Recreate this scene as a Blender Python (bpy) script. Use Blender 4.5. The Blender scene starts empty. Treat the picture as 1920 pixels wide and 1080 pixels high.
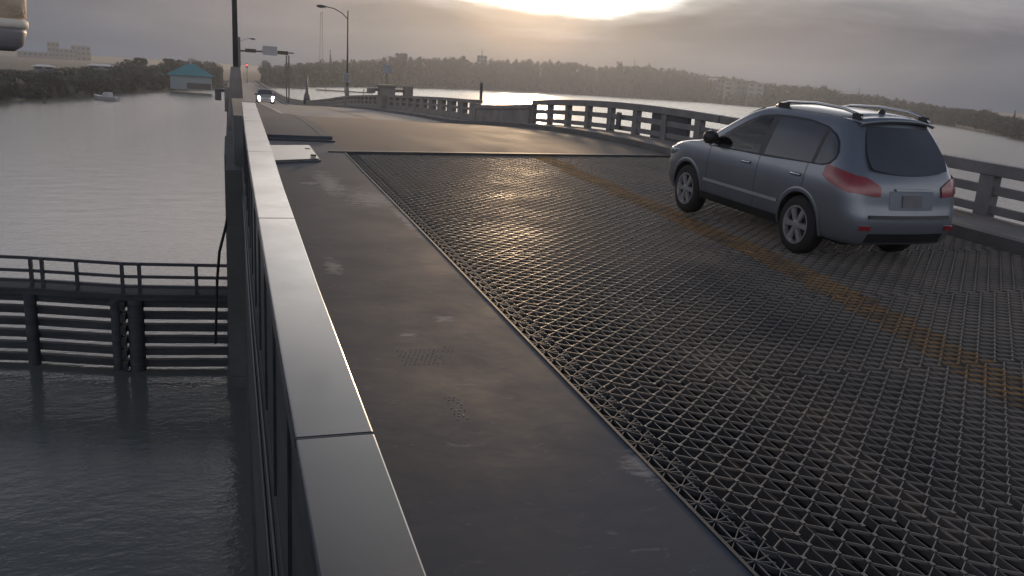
import bpy, bmesh, math, random
from mathutils import Vector, Matrix
R=math.radians
C=bpy.context.scene.collection
sc=bpy.context.scene
random.seed(7)

# ------------------------------------------------------------------ camera
HC=9.0; HW=2.146; SL=.036
def rx(a): return Matrix.Rotation(a,3,'X')
YAW,PITCH,ROLL=-0.3406,-0.2790,-0.0749
base=Matrix(((1,0,0),(0,0,-1),(0,1,0)))
ry=Matrix(((math.cos(ROLL),0,math.sin(ROLL)),(0,1,0),(-math.sin(ROLL),0,math.cos(ROLL))))
M=rx(SL)@Matrix.Rotation(YAW,3,'Z')@rx(PITCH)@ry@base
cam=bpy.data.cameras.new('camera'); co=bpy.data.objects.new('camera',cam); C.objects.link(co)
cam.sensor_width=36; cam.lens=18/.62; cam.clip_start=.05; cam.clip_end=30000
co.matrix_world=Matrix.Translation((0,0,HC))@M.to_4x4(); sc.camera=co

# ------------------------------------------------------------------ light
SAZ,SEL=R(19.3),R(6.0)
SUN=Vector((math.sin(SAZ)*math.cos(SEL),math.cos(SAZ)*math.cos(SEL),math.sin(SEL)))
w=bpy.data.worlds.new('World'); sc.world=w; w.use_nodes=True
nt=w.node_tree; N=nt.nodes; L=nt.links; N.clear()
def nd(t,**k):
    n=N.new(t)
    for a,b in k.items(): setattr(n,a,b)
    return n
out=nd('ShaderNodeOutputWorld'); add=nd('ShaderNodeAddShader')
sky=nd('ShaderNodeTexSky',sky_type='NISHITA',sun_disc=False,sun_elevation=SEL,sun_rotation=SAZ,dust_density=4.0)
b1=nd('ShaderNodeBackground'); b1.inputs[1].default_value=.05
tint=nd('ShaderNodeMix',data_type='RGBA',blend_type='MULTIPLY'); tint.inputs[0].default_value=1; tint.inputs[7].default_value=(.07,.09,.12,1); L.new(sky.outputs[0],tint.inputs[6]); L.new(tint.outputs[2],b1.inputs[0])   # cloud hides nearly all of the clear sky
tc=nd('ShaderNodeTexCoord'); sep=nd('ShaderNodeSeparateXYZ'); L.new(tc.outputs['Generated'],sep.inputs[0])
def math_(op,a,b=None,c=None):
    n=nd('ShaderNodeMath',operation=op)
    for i,v in enumerate((a,b,c)):
        if v is None: continue
        if isinstance(v,(int,float)): n.inputs[i].default_value=v
        else: L.new(v,n.inputs[i])
    return n.outputs[0]
def ramp(fac,stops,interp='LINEAR'):
    n=nd('ShaderNodeValToRGB'); n.color_ramp.interpolation=interp
    e=n.color_ramp.elements
    while len(e)<len(stops): e.new(.5)
    for i,(p,c) in enumerate(stops):
        e[i].position=p; e[i].color=(c if len(c)==4 else (*c,1))
    L.new(fac,n.inputs[0]); return n.outputs[0]
def mixc(f,a,b,mode='MIX'):
    n=nd('ShaderNodeMix',data_type='RGBA',blend_type=mode)
    for s,v in ((n.inputs[0],f),(n.inputs[6],a),(n.inputs[7],b)):
        if isinstance(v,(int,float)): s.default_value=v
        elif isinstance(v,tuple): s.default_value=(*v,1)
        else: L.new(v,s)
    return n.outputs[2]
dp=nd('ShaderNodeVectorMath',operation='DOT_PRODUCT'); L.new(tc.outputs['Generated'],dp.inputs[0]); dp.inputs[1].default_value=SUN
dot=dp.outputs['Value']
# wispy cloud noise, stretched sideways
mp=nd('ShaderNodeMapping'); mp.inputs['Scale'].default_value=(1.6,1.6,9); L.new(tc.outputs['Generated'],mp.inputs[0])
nz=nd('ShaderNodeTexNoise'); nz.inputs['Scale'].default_value=2.6; nz.inputs['Detail'].default_value=7; nz.inputs['Roughness'].default_value=.55; nz.inputs['Distortion'].default_value=.5
L.new(mp.outputs[0],nz.inputs['Vector'])
zz=math_('ADD',sep.outputs[2],math_('MULTIPLY',math_('SUBTRACT',nz.outputs[0],.5),.05))
el=ramp(zz,[(0,(.062,.10,.17)),(.03,(.07,.108,.168)),(.075,(.12,.128,.168)),(.12,(.42,.42,.43)),(.20,(1.35,1.28,1.22)),(.32,(1.0,.97,.96)),(.45,(.28,.31,.38)),(.65,(.12,.145,.2)),(1,(.09,.11,.16))])
# darker behind the camera
fr=ramp(math_('MULTIPLY_ADD',dot,.5,.5),[(0,(1.0,1.05,1.15)),(.45,(.8,.85,.93)),(.86,(.80,.84,.93)),(.95,(.95,.94,.97)),(1,(1.1,1.05,1.02))])
sk=mixc(1,el,fr,'MULTIPLY')
cl=ramp(nz.outputs[0],[(.3,(.66,.71,.78)),(.5,(1,1,1)),(.7,(1.55,1.42,1.4))])
sk=mixc(1,sk,cl,'MULTIPLY')
# glow round the hidden sun, then the burning hole in the cloud
ang=math_('MULTIPLY',math_('ARCCOSINE',math_('MINIMUM',dot,.99999)),1/math.pi*180/30)   # 0..1 over 30 degrees
gl=ramp(ang,[(0,(.90,.52,.24)),(.1,(.42,.235,.12)),(.2,(.14,.082,.055)),(.36,(.032,.018,.016)),(.65,(.022,.012,.01)),(1,(0,0,0))],'EASE')
sk=mixc(1,sk,gl,'ADD')
# hole: elevation above a ragged cloud edge, within an azimuth window
saz=nd('ShaderNodeVectorMath',operation='DOT_PRODUCT'); L.new(tc.outputs['Generated'],saz.inputs[0]); saz.inputs[1].default_value=(math.cos(SAZ),-math.sin(SAZ),0)
dx=math_('ADD',saz.outputs['Value'],-.035)
par=math_('MULTIPLY',math_('MULTIPLY',dx,dx),1.1)
edge=math_('SUBTRACT',math_('ADD',sep.outputs[2],math_('MULTIPLY',math_('SUBTRACT',nz.outputs[0],.5),.05)),math_('ADD',par,.068))
hole=ramp(math_('ADD',math_('MULTIPLY',edge,3),.3),[(.25,(0,0,0)),(.30,(.12,.12,.12)),(.345,(1,1,1)),(.85,(1,1,1)),(1.0,(.5,.5,.5))],'EASE')
hw=ramp(math_('ABSOLUTE',dx),[(0,(1,1,1)),(.15,(1,1,1)),(.42,(0,0,0))],'EASE')
front=ramp(dot,[(.75,(0,0,0)),(.9,(1,1,1))])
hf=mixc(1,mixc(1,hole,hw,'MULTIPLY'),front,'MULTIPLY')
sk=mixc(1,sk,mixc(1,hf,(1.9,1.85,1.7),'MULTIPLY'),'ADD')
b2=nd('ShaderNodeBackground'); L.new(sk,b2.inputs[0]); b2.inputs[1].default_value=.92
L.new(b1.outputs[0],add.inputs[0]); L.new(b2.outputs[0],add.inputs[1]); L.new(add.outputs[0],out.inputs[0])
sl=bpy.data.lights.new('sun','SUN'); sl.energy=2.5; sl.angle=R(3.0); sl.color=(1,.68,.40)
so=bpy.data.objects.new('sun',sl); C.objects.link(so); so.rotation_euler=SUN.to_track_quat('Z','Y').to_euler()
sc.view_settings.view_transform='Standard'; sc.view_settings.look='None'; sc.view_settings.exposure=0; sc.view_settings.gamma=1
sc.cycles.volume_bounces=0; sc.cycles.max_bounces=8; sc.cycles.transparent_max_bounces=16
sc.cycles.sample_clamp_indirect=6

# ------------------------------------------------------------------ helpers
def mat(name,col,rough=.6,metal=0,var=.25,scale=3.,bump=0.,bscale=None,coat=0,col2=None,vmin=.35,vmax=.7,emit=None,estr=0,stretch=None,spec=.5,rvar=0):
    m=bpy.data.materials.new(name); m.use_nodes=True; n=m.node_tree.nodes; l=m.node_tree.links; p=n['Principled BSDF']
    p.inputs['Roughness'].default_value=rough; p.inputs['Metallic'].default_value=metal
    p.inputs['Coat Weight'].default_value=coat; p.inputs['Coat Roughness'].default_value=.08
    p.inputs['Specular IOR Level'].default_value=spec
    t=n.new('ShaderNodeTexCoord'); mpn=n.new('ShaderNodeMapping'); l.new(t.outputs['Object'],mpn.inputs[0])
    if stretch: mpn.inputs['Scale'].default_value=stretch
    z=n.new('ShaderNodeTexNoise'); z.inputs['Scale'].default_value=scale; z.inputs['Detail'].default_value=6; z.inputs['Roughness'].default_value=.6
    l.new(mpn.outputs[0],z.inputs['Vector'])
    r=n.new('ShaderNodeValToRGB'); r.color_ramp.elements[0].position=vmin; r.color_ramp.elements[1].position=vmax
    c2=col2 or tuple(min(1,c*(1+var)) for c in col); c1=col if col2 else tuple(c*(1-var) for c in col)
    r.color_ramp.elements[0].color=(*c1,1); r.color_ramp.elements[1].color=(*c2,1)
    l.new(z.outputs[0],r.inputs[0]); l.new(r.outputs[0],p.inputs['Base Color'])
    if rvar:
        mr=n.new('ShaderNodeMapRange'); mr.inputs[3].default_value=max(.02,rough-rvar); mr.inputs[4].default_value=min(1,rough+rvar)
        mr.inputs[1].default_value=.3; mr.inputs[2].default_value=.7
        l.new(z.outputs[0],mr.inputs[0]); l.new(mr.outputs[0],p.inputs['Roughness'])
    if bump:
        z2=n.new('ShaderNodeTexNoise'); z2.inputs['Scale'].default_value=bscale or scale*4; z2.inputs['Detail'].default_value=5
        l.new(mpn.outputs[0],z2.inputs['Vector'])
        b=n.new('ShaderNodeBump'); b.inputs['Strength'].default_value=bump; b.inputs['Distance'].default_value=.02
        l.new(z2.outputs[0],b.inputs['Height']); l.new(b.outputs[0],p.inputs['Normal'])
    if emit: p.inputs['Emission Color'].default_value=(*emit,1); p.inputs['Emission Strength'].default_value=estr
    return m
def interp(pts,x):
    if x<=pts[0][0]: 
        (x0,y0),(x1,y1)=pts[0],pts[1]; return y0+(y1-y0)*(x-x0)/(x1-x0)
    for i in range(len(pts)-1):
        if x<=pts[i+1][0]:
            x0,y0=pts[i]; x1,y1=pts[i+1]; t=(x-x0)/(x1-x0)
            # catmull-rom in value
            m0=(y1-pts[i-1][1])/(x1-pts[i-1][0]) if i>0 else (y1-y0)/(x1-x0)
            m1=(pts[i+2][1]-y0)/(pts[i+2][0]-x0) if i+2<len(pts) else (y1-y0)/(x1-x0)
            h=x1-x0; return (2*t**3-3*t*t+1)*y0+(t**3-2*t*t+t)*h*m0+(-2*t**3+3*t*t)*y1+(t**3-t*t)*h*m1
    return pts[-1][1]
def lerp_pts(pts,x):
    if x<=pts[0][0]: return pts[0][1]
    for (a,b),(c,d) in zip(pts,pts[1:]):
        if x<=c: return b+(d-b)*(x-a)/(c-a)
    return pts[-1][1]
PROF=[(-30,5.775),(0,6.855),(8,7.143),(14,7.35),(17.5,7.47),(21.6,7.53),(25.2,7.49),(30,7.33),(39.3,6.88),(45.7,6.75),(62.4,6.3),(67.5,6.14),(86,5.42),(103,4.5),(133,3.05),(151,2.5),(180,1.85),(221,1.7),(300,1.7),(420,1.7)]
def zd(y): return interp(PROF,y)
class MB:
    def __init__(s): s.v=[]; s.f=[]
    def quad(s,*p):
        i=len(s.v); s.v+= [tuple(q) for q in p]; s.f.append(tuple(range(i,i+len(p))))
    def hexa(s,b,t):   # bottom 4 , top 4 (ccw seen from above)
        i=len(s.v); s.v+=[tuple(q) for q in b]+[tuple(q) for q in t]
        s.f+=[(i+3,i+2,i+1,i),(i+4,i+5,i+6,i+7)]+[(i+k,i+(k+1)%4,i+4+(k+1)%4,i+4+k) for k in range(4)]
    def box(s,x0,x1,y0,y1,z0,z1):
        s.hexa([(x0,y0,z0),(x1,y0,z0),(x1,y1,z0),(x0,y1,z0)],[(x0,y0,z1),(x1,y0,z1),(x1,y1,z1),(x0,y1,z1)])
    def run(s,xs,ys,h0,h1,prof=None):   # box following the deck: xs=(x0,x1) or functions, ys list, heights above deck
        prof=prof or zd
        gx=lambda k,y: xs[k](y) if callable(xs[k]) else xs[k]
        i=len(s.v)
        for y in ys:
            z=prof(y)
            for (k,h) in ((0,h0),(1,h0),(1,h1),(0,h1)): s.v.append((gx(k,y),y,z+h))
        n=len(ys)
        for j in range(n-1):
            a=i+4*j
            for k in range(4): s.f.append((a+k,a+4+k,a+4+(k+1)%4,a+(k+1)%4)[::-1])
        s.f.append((i,i+1,i+2,i+3)); e=i+4*(n-1); s.f.append((e+3,e+2,e+1,e))
    def tube(s,pts,r,n=8,caps=True):
        pts=[Vector(p) for p in pts]; rs=r if isinstance(r,(list,tuple)) else [r]*len(pts)
        i=len(s.v); up=Vector((0,0,1))
        for k,p in enumerate(pts):
            d=(pts[min(k+1,len(pts)-1)]-pts[max(k-1,0)]).normalized()
            a=d.cross(up)
            if a.length<.01: a=d.cross(Vector((0,1,0)))
            a.normalize(); b=a.cross(d)
            for j in range(n):
                t=2*math.pi*j/n; s.v.append(tuple(p+(a*math.cos(t)+b*math.sin(t))*rs[k]))
        for k in range(len(pts)-1):
            for j in range(n):
                s.f.append((i+k*n+j,i+k*n+(j+1)%n,i+(k+1)*n+(j+1)%n,i+(k+1)*n+j))
        if caps: s.f.append(tuple(i+j for j in range(n))[::-1]); e=i+(len(pts)-1)*n; s.f.append(tuple(e+j for j in range(n)))
    def lathe(s,prof,c=(0,0,0),axis='X',n=24,caps=True):   # prof: (axial, radius)
        i=len(s.v); c=Vector(c)
        for a,r in prof:
            for j in range(n):
                t=2*math.pi*j/n; u,w_=r*math.cos(t),r*math.sin(t)
                p={'X':Vector((a,u,w_)),'Y':Vector((u,a,w_)),'Z':Vector((u,w_,a))}[axis]; s.v.append(tuple(c+p))
        for k in range(len(prof)-1):
            for j in range(n): s.f.append((i+k*n+j,i+k*n+(j+1)%n,i+(k+1)*n+(j+1)%n,i+(k+1)*n+j))
        if caps: s.f.append(tuple(i+j for j in range(n))[::-1]); e=i+(len(prof)-1)*n; s.f.append(tuple(e+j for j in range(n)))
    def build(s,name,m,parent=None,smooth=False,bevel=0,fix=True):
        me=bpy.data.meshes.new(name); me.from_pydata(s.v,[],s.f); me.update()
        if fix and len(s.f)<60000:
            bm=bmesh.new(); bm.from_mesh(me); bmesh.ops.recalc_face_normals(bm,faces=bm.faces); bm.to_mesh(me); bm.free()
        for q in (m if isinstance(m,list) else [m]): me.materials.append(q)
        o=bpy.data.objects.new(name,me); C.objects.link(o)
        if parent: o.parent=parent
        if smooth:
            for p in me.polygons: p.use_smooth=True
        if bevel:
            b=o.modifiers.new('bevel','BEVEL'); b.width=bevel; b.segments=2; b.limit_method='ANGLE'
        return o
def tag(o,label=None,cat=None,group=None,kind=None):
    if label: o['label']=label
    if cat: o['category']=cat
    if group: o['group']=group
    if kind: o['kind']=kind
    return o
def empty(name,loc=(0,0,0),rz=0):
    o=bpy.data.objects.new(name,None); C.objects.link(o); o.location=loc; o.rotation_euler=(0,0,rz); o.empty_display_size=.2; return o
def copy_tree(o,parent=None):
    c=o.copy(); C.objects.link(c)
    if parent: c.parent=parent; c.matrix_parent_inverse=o.matrix_parent_inverse
    for ch in list(o.children): copy_tree(ch,c)
    return c
def frange(a,b,s):
    n=max(1,int(round((b-a)/s))); return [a+(b-a)*i/n for i in range(n+1)]

# ------------------------------------------------------------------ materials
M_conc=mat('approach_concrete',(.22,.20,.19),.68,var=.12,scale=1.2,bump=.15,bscale=40,rvar=.1,stretch=(1,.25,1),spec=.35)
M_deck=mat('span_concrete',(.13,.115,.105),.8,var=.2,scale=.8,bump=.2,bscale=40,rvar=.08,stretch=(1,.3,1),spec=.2)
M_kerb=mat('kerb_concrete',(.13,.125,.12),.7,var=.2,scale=2,bump=.2)
M_cap=mat('cap_paint',(.012,.016,.024),.20,.0,var=.08,scale=2.2,bump=.02,bscale=6,rvar=.06,coat=.3,spec=.55)
M_para=mat('parapet_steel',(.04,.042,.047),.45,.2,var=.3,scale=2,bump=.08,stretch=(3,.4,3))
M_dark=mat('girder_steel',(.055,.058,.06),.6,.1,var=.35,scale=1.5,bump=.1)
M_rail=mat('rail_steel',(.19,.18,.175),.5,.1,var=.2,scale=2,bump=.08)
M_bal=mat('balustrade_concrete',(.27,.24,.215),.8,var=.2,scale=1.4,bump=.25)
M_grate=mat('grating_steel',(.19,.185,.18),.5,.5,var=.35,col2=(.33,.29,.25),scale=.8,bump=.1,rvar=.12)
M_tim=mat('fender_timber',(.045,.047,.052),.75,var=.4,scale=2,bump=.4,stretch=(.3,1,3))
M_rail2=mat('fender_rail_paint',(.05,.052,.062),.5,var=.2,scale=2)
M_pole=mat('pole_paint',(.10,.10,.105),.5,.3,var=.15,scale=3)
M_stripe=mat('yellow_stripe',(.34,.21,.10),.7,var=.4,scale=3,bump=.3,col2=(.16,.12,.085),vmin=.40,vmax=.66,spec=.2)
M_white=mat('white_line',(.45,.44,.42),.6,var=.3,scale=4)
M_sign=mat('sign_sheet',(.42,.42,.42),.5,var=.08,scale=4)
M_hatch=mat('hatch_aluminium',(.34,.30,.265),.35,.5,var=.08,scale=3,bump=.1)
M_black=mat('rubber_black',(.012,.012,.013),.75,var=.2,scale=6)
M_gal=mat('galvanised',(.13,.135,.14),.6,.5,var=.15,scale=5)

# sidewalk: dark painted plate with worn scuffs
def worn(m,spots,color,lo=.66,hi=.82,nsc=7,st=(.6,1.3,1),amp=.32):
    n=m.node_tree.nodes; l=m.node_tree.links; p=n['Principled BSDF']
    src=p.inputs['Base Color'].links[0].from_socket
    t=n.new('ShaderNodeTexCoord')
    def spot(c,r):
        mp_=n.new('ShaderNodeMapping'); mp_.vector_type='POINT'; mp_.inputs['Location'].default_value=(-c[0]/r[0],-c[1]/r[1],0); mp_.inputs['Scale'].default_value=(1/r[0],1/r[1],0)
        l.new(t.outputs['Object'],mp_.inputs[0]); ln=n.new('ShaderNodeVectorMath'); ln.operation='LENGTH'; l.new(mp_.outputs[0],ln.inputs[0])
        mr=n.new('ShaderNodeMapRange'); mr.inputs[1].default_value=1; mr.inputs[2].default_value=0; l.new(ln.outputs['Value'],mr.inputs[0]); return mr.outputs[0]
    z=n.new('ShaderNodeTexNoise'); z.inputs['Scale'].default_value=nsc; z.inputs['Detail'].default_value=8; z.inputs['Roughness'].default_value=.75; z.inputs['Distortion'].default_value=1.2
    mz=n.new('ShaderNodeMapping'); mz.inputs['Scale'].default_value=st; l.new(t.outputs['Object'],mz.inputs[0]); l.new(mz.outputs[0],z.inputs['Vector'])
    acc=None
    for c,r in spots:
        q=spot(c,r)
        if acc is None: acc=q
        else:
            mx=n.new('ShaderNodeMath'); mx.operation='MAXIMUM'; l.new(acc,mx.inputs[0]); l.new(q,mx.inputs[1]); acc=mx.outputs[0]
    a=n.new('ShaderNodeMath'); a.operation='MULTIPLY_ADD'; a.inputs[1].default_value=amp; l.new(acc,a.inputs[0]); l.new(z.outputs[0],a.inputs[2])
    r=n.new('ShaderNodeValToRGB'); r.color_ramp.elements[0].position=lo; r.color_ramp.elements[0].color=(0,0,0,1); r.color_ramp.elements[1].position=hi; r.color_ramp.elements[1].color=(1,1,1,1)
    l.new(a.outputs[0],r.inputs[0])
    mix=n.new('ShaderNodeMix'); mix.data_type='RGBA'; l.new(r.outputs[0],mix.inputs[0]); l.new(src,mix.inputs[6]); mix.inputs[7].default_value=(*color,1)
    l.new(mix.outputs[2],p.inputs['Base Color']); return m
M_side=worn(mat('sidewalk_plate',(.078,.092,.112),.72,.0,var=.08,scale=1.1,bump=.06,bscale=9,rvar=.08,spec=.12),
  (((1.9,11.6),(.6,1.0)),((1.45,12.9),(.3,1.8)),((1.15,12.85),(.3,.22)),((1.63,6.3),(.16,.12)),((1.27,5.95),(.1,.06)),((2.14,3.66),(.2,.3)),((.94,7.97),(.12,.5)),((2.1,10.3),(.12,1.4))),(.34,.32,.30),.60,.78)

worn(M_cap,(((.20,4.28),(.05,.12)),((.195,3.95),(.04,.07)),((.2,3.72),(.045,.06)),((.33,6.3),(.1,.35)),((.25,8.3),(.06,.5)),((.3,11),(.2,1.6)),((.4,3.1),(.03,.5))),(.010,.010,.010),.68,.76,11,(1,.6,1),.34)

def water_mat():
    m=bpy.data.materials.new('estuary_water'); m.use_nodes=True; n=m.node_tree.nodes; l=m.node_tree.links; p=n['Principled BSDF']
    p.inputs['Base Color'].default_value=(.15,.155,.135,1); p.inputs['IOR'].default_value=1.33
    t=n.new('ShaderNodeTexCoord'); acc=None
    sx=n.new('ShaderNodeSeparateXYZ'); l.new(t.outputs['Object'],sx.inputs[0]); mr=n.new('ShaderNodeMapRange')   # sheltered by the bridge, ruffled further out
    mr.inputs[1].default_value=30; mr.inputs[2].default_value=260; mr.inputs[3].default_value=.10; mr.inputs[4].default_value=.27; l.new(sx.outputs[1],mr.inputs[0]); l.new(mr.outputs[0],p.inputs['Roughness'])
    for sc_,st,dist,d in ((.35,(1,1.6,1),.05,3),(2.2,(1,1.8,1),.024,4),(7.,(1,1.5,1),.011,3)):
        mp_=n.new('ShaderNodeMapping'); mp_.inputs['Scale'].default_value=st; mp_.inputs['Rotation'].default_value=(0,0,.3); l.new(t.outputs['Object'],mp_.inputs[0])
        z=n.new('ShaderNodeTexNoise'); z.inputs['Scale'].default_value=sc_; z.inputs['Detail'].default_value=d; l.new(mp_.outputs[0],z.inputs['Vector'])
        b=n.new('ShaderNodeBump'); b.inputs['Strength'].default_value=.55; b.inputs['Distance'].default_value=dist
        l.new(z.outputs[0],b.inputs['Height'])
        if acc: l.new(acc,b.inputs['Normal'])
        acc=b.outputs[0]
    l.new(acc,p.inputs['Normal']); return m
M_water=water_mat()

# ------------------------------------------------------------------ water and land
g=MB(); n=96; r0=9000
i0=len(g.v); g.v.append((0,0,0)); g.v+=[(r0*math.sin(2*math.pi*k/n),r0*math.cos(2*math.pi*k/n),0) for k in range(n)]
for k in range(n): g.f.append((0,1+k,1+(k+1)%n))
tag(g.build('water',M_water),kind='structure')
# shoreline distance by azimuth (deg)
SH=[(-70,150),(-30,152),(-13,172),(-8.5,206),(-4,270),(0,335),(6,470),(11,600),(20,845),(27,870),(31,900),(37.3,732),(45.5,530),(50,336),(58,250),(90,200)]
def shore(a): return lerp_pts(SH,a)
# skyline heights read as elevation (deg) by azimuth: top of the trees above / below the eye line
HZ=[(14,93),(264,108),(425,119),(665,134),(891,148),(1114,162),(1342,176),(1585,191),(1929,213)]
Minv=M.transposed()
def ray(px,py):
    v=M@Vector(((px-960)/960*.62,(540-py)/960*.62,-1)); v.normalize(); return v
def pix_az_el(px,py):
    v=ray(px,py); return math.degrees(math.atan2(v.x,v.y)),math.degrees(math.asin(v.z))
def at_r(px,py,r):       # world point at horizontal range r
    v=ray(px,py); h=math.hypot(v.x,v.y); return Vector((v.x/h*r,v.y/h*r,HC+v.z/h*r))
SKY=[(0,140),(35,142),(60,133),(95,122),(150,120),(170,124),(205,122),(220,114),(250,108),(290,116),(330,109),(375,109),(405,114),(445,116),(480,112),(500,110),(520,118),(560,114),(590,111),(605,113),(640,108),(680,111),(700,108),(730,104),(752,98),(770,103),(800,105),(860,104),(880,112),(910,113),(930,106),(945,107),(960,111),(990,107),(1015,113),(1060,112),(1090,117),(1110,122),(1150,121),(1190,118),(1240,122),(1275,126),(1300,130),(1330,140),(1375,141),(1400,146),(1440,153),(1480,156),(1520,160),(1550,160),(1585,169),(1620,171),(1660,179),(1700,186),(1750,193),(1800,200),(1850,202),(1880,213),(1920,219),(1960,226)]
SKA=[(-60,-1.0),(-25,-.9)]+[pix_az_el(*p) for p in SKY]+[(60,.2),(90,0)]
def topz(a,r): return HC+r*math.tan(R(lerp_pts(SKA,a)))
def ground(a,r):
    s=shore(a); d=r-s
    if d<0: return -1.5
    hi=max(1.2,min(topz(a,s+60)-13,14))
    t=min(1,max(0,(d-5)/110)); t=t*t*(3-2*t)
    z=1.1+ (hi-1.1)*t
    ax=abs(math.degrees(0)) 
    # keep the causeway corridor low
    x=r*math.sin(R(a))
    if -12<x<24 and a>-15 and a<15:
        z=min(z,1.3)
    return min(z, 1.1+d*.25)*min(1,d/6+.0)+(-.6 if d<6 else 0)
g=MB(); azs=frange(-75,95,.8); ds=[-8,-1,0,2,6,15,30,60,100,150,230,400,800,1600,3200,8800]
for a in azs:
    s=shore(a)
    wob=4*math.sin(a*1.7)+3*math.sin(a*4.1+1)
    for d in ds:
        r=min(s+d+(wob if d<8 else 0),8900); z=ground(a,s+d) if d>0 else -1.0+ (d*.2)
        if d>200: z=max(1,z*(1-min(1,(d-200)/600)))+1
        g.v.append((r*math.sin(R(a)),r*math.cos(R(a)),z))
nd_=len(ds)
for i in range(len(azs)-1):
    for j in range(nd_-1): g.f.append((i*nd_+j,i*nd_+j+1,(i+1)*nd_+j+1,(i+1)*nd_+j))
M_land=mat('shore_ground',(.03,.042,.04),.95,var=.4,scale=.05,bump=.3)
tag(g.build('land',M_land,smooth=True),kind='structure')

# ------------------------------------------------------------------ bridge: carriageway
LX=.42; EX=2.15; RX=10.25; RLX=11.5
def yend(x): return 16.6+(x-2.17)*.165
g=MB()
ys=frange(17.95,39.9,1.1)
i=len(g.v); nx=8
g.run((EX,RX),frange(18.0,39.75,1.1),-.45,0.0)
o=g.build('road_span',M_deck); tag(o,kind='structure')
g=MB(); # wedge that closes the skewed leaf joint
a=[(EX,yend(EX)+.05),(RX,yend(RX)+.02),(RX,17.998),(EX,17.998)]
g.hexa([(x,y,zd(y)-.45) for x,y in a],[(x,y,zd(y)+.0) for x,y in a])
tag(g.build('road_joint_plate',M_deck),kind='structure')
g=MB(); g.run((EX,RX),frange(39.98,420,3),-.5,-.02); tag(g.build('road_approach',M_conc),kind='structure')
# dark expansion joints
g=MB(); g.run((EX,RX),[39.75,39.98],-.3,-.05); tag(g.build('expansion_joint',M_black),kind='structure')
g=MB(); a=[(EX-.3,yend(EX)-.05),(RX,yend(RX)-.08),(RX,yend(RX)+.02),(EX-.3,yend(EX)+.05)]
g.hexa([(x,y,zd(y)-.3) for x,y in a],[(x,y,zd(y)+.018) for x,y in a]); tag(g.build('joint_angle_iron',M_dark),kind='structure')
# right kerb and right footway
g=MB(); g.run((RX+.002,RX+.2),frange(-6,17.6,.8),-.4,.13); g.run((RX+.002,RX+.2),frange(17.7,420,2.5),-.4,.15); tag(g.build('kerb',M_kerb),kind='structure')
g=MB(); g.run((RX+.202,RLX-.1),frange(-6,17.6,.8),-.4,.125); g.run((RX+.202,RLX-.1),frange(17.7,420,2.5),-.4,.145); tag(g.build('footway',M_bal),kind='structure')
# left kerb / footway beyond the leaf
g=MB(); g.run((EX-.25,EX-.002),frange(18.55,420,2.5),-.4,.10); tag(g.build('kerb',M_side),kind='structure')
g=MB(); g.run((.48,EX-.252),frange(18.55,420,2.5),-.4,.095); tag(g.build('footway',M_side),kind='structure')
# road markings on the approach
g=MB()
def strip(g,xf,w,ya,yb,h=.004,step=2.0):
    ys=frange(ya,yb,step)
    for y0,y1 in zip(ys,ys[1:]):
        g.quad((xf(y0)-w/2,y0,zd(y0)+h),(xf(y0)+w/2,y0,zd(y0)+h),(xf(y1)+w/2,y1,zd(y1)+h),(xf(y1)-w/2,y1,zd(y1)+h))
for dx_ in (-.12,.12): strip(g,lambda y:6.4+dx_,.1,40.2,400,-.014,4)
tag(g.build('centre_line_marking',M_stripe),kind='structure')
g=MB(); strip(g,lambda y:RX-.35,.1,40.2,400,-.014,4); strip(g,lambda y:EX+.35,.1,40.2,400,-.014,4)
tag(g.build('edge_line_marking',M_white),kind='structure')

# ------------------------------------------------------------------ open steel grating of the leaf
g=MB(); PX=.0985; PY=.0887; T=.0035; DG=-.03
Y0=1.1; nb=int((RX-2.38)/PX)
def gz(y): return zd(y)+DG
def bar(g,x0,y0,x1,y1,t,top,dep,z0=None):
    dx,dy=x1-x0,y1-y0; l_=math.hypot(dx,dy); nx_,ny_=-dy/l_*t,dx/l_*t
    za,zb=gz(y0)+top,gz(y1)+top
    i=len(g.v)
    g.v+=[(x0+nx_,y0+ny_,za),(x0-nx_,y0-ny_,za),(x1-nx_,y1-ny_,zb),(x1+nx_,y1+ny_,zb),
          (x0+nx_,y0+ny_,za-dep),(x0-nx_,y0-ny_,za-dep),(x1-nx_,y1-ny_,zb-dep),(x1+nx_,y1+ny_,zb-dep)]
    g.f+=[(i,i+1,i+2,i+3),(i+1,i+5,i+6,i+2),(i+4,i,i+3,i+7)]
def cline(y): return lerp_pts([(0,5.0),(2,5.15),(4.1,5.52),(6.2,5.93),(8,6.14),(11,6.27),(16.9,6.5),(40,6.4)],y)
XS=[2.40+PX*k for k in range(nb+1)]
gp=MB()
for k,x in enumerate(XS):
    ye=yend(x)-.06
    # straight bearing bar in three lengths
    n_=6
    for j in range(n_):
        bar(g,x,Y0+(ye-Y0)*j/n_,x,Y0+(ye-Y0)*(j+1)/n_,.0019,-.004,.05)
    if k==nb: break
    x1=XS[k+1]; m=int((ye-Y0)/PY)
    PANEL=21
    for j in range(m):
        y=Y0+j*PY
        pn,pj=divmod(j,PANEL)
        a,b=(x,x1) if (j+k+pn)%2==0 else (x1,x)
        s=1 if b>a else -1
        inl=abs((x+x1)/2-cline(y))<.24; gg=gp if inl else g; wd_=2.6 if inl else 1
        # crimp: short flat along the bar, then a diagonal across
        bar(gg,a+s*.006,y-.014,a+s*.006,y+.014,.0045*wd_,.006,.016)
        bar(gg,a+s*.006,y+.014,b-s*.006,y+PY-.014,.0022*wd_,.002,.014)
tag(gp.build('centre_line_paint',M_stripe,fix=False),kind='structure')
og=g.build('road_grating',M_grate,fix=False); tag(og,kind='structure')
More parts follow.
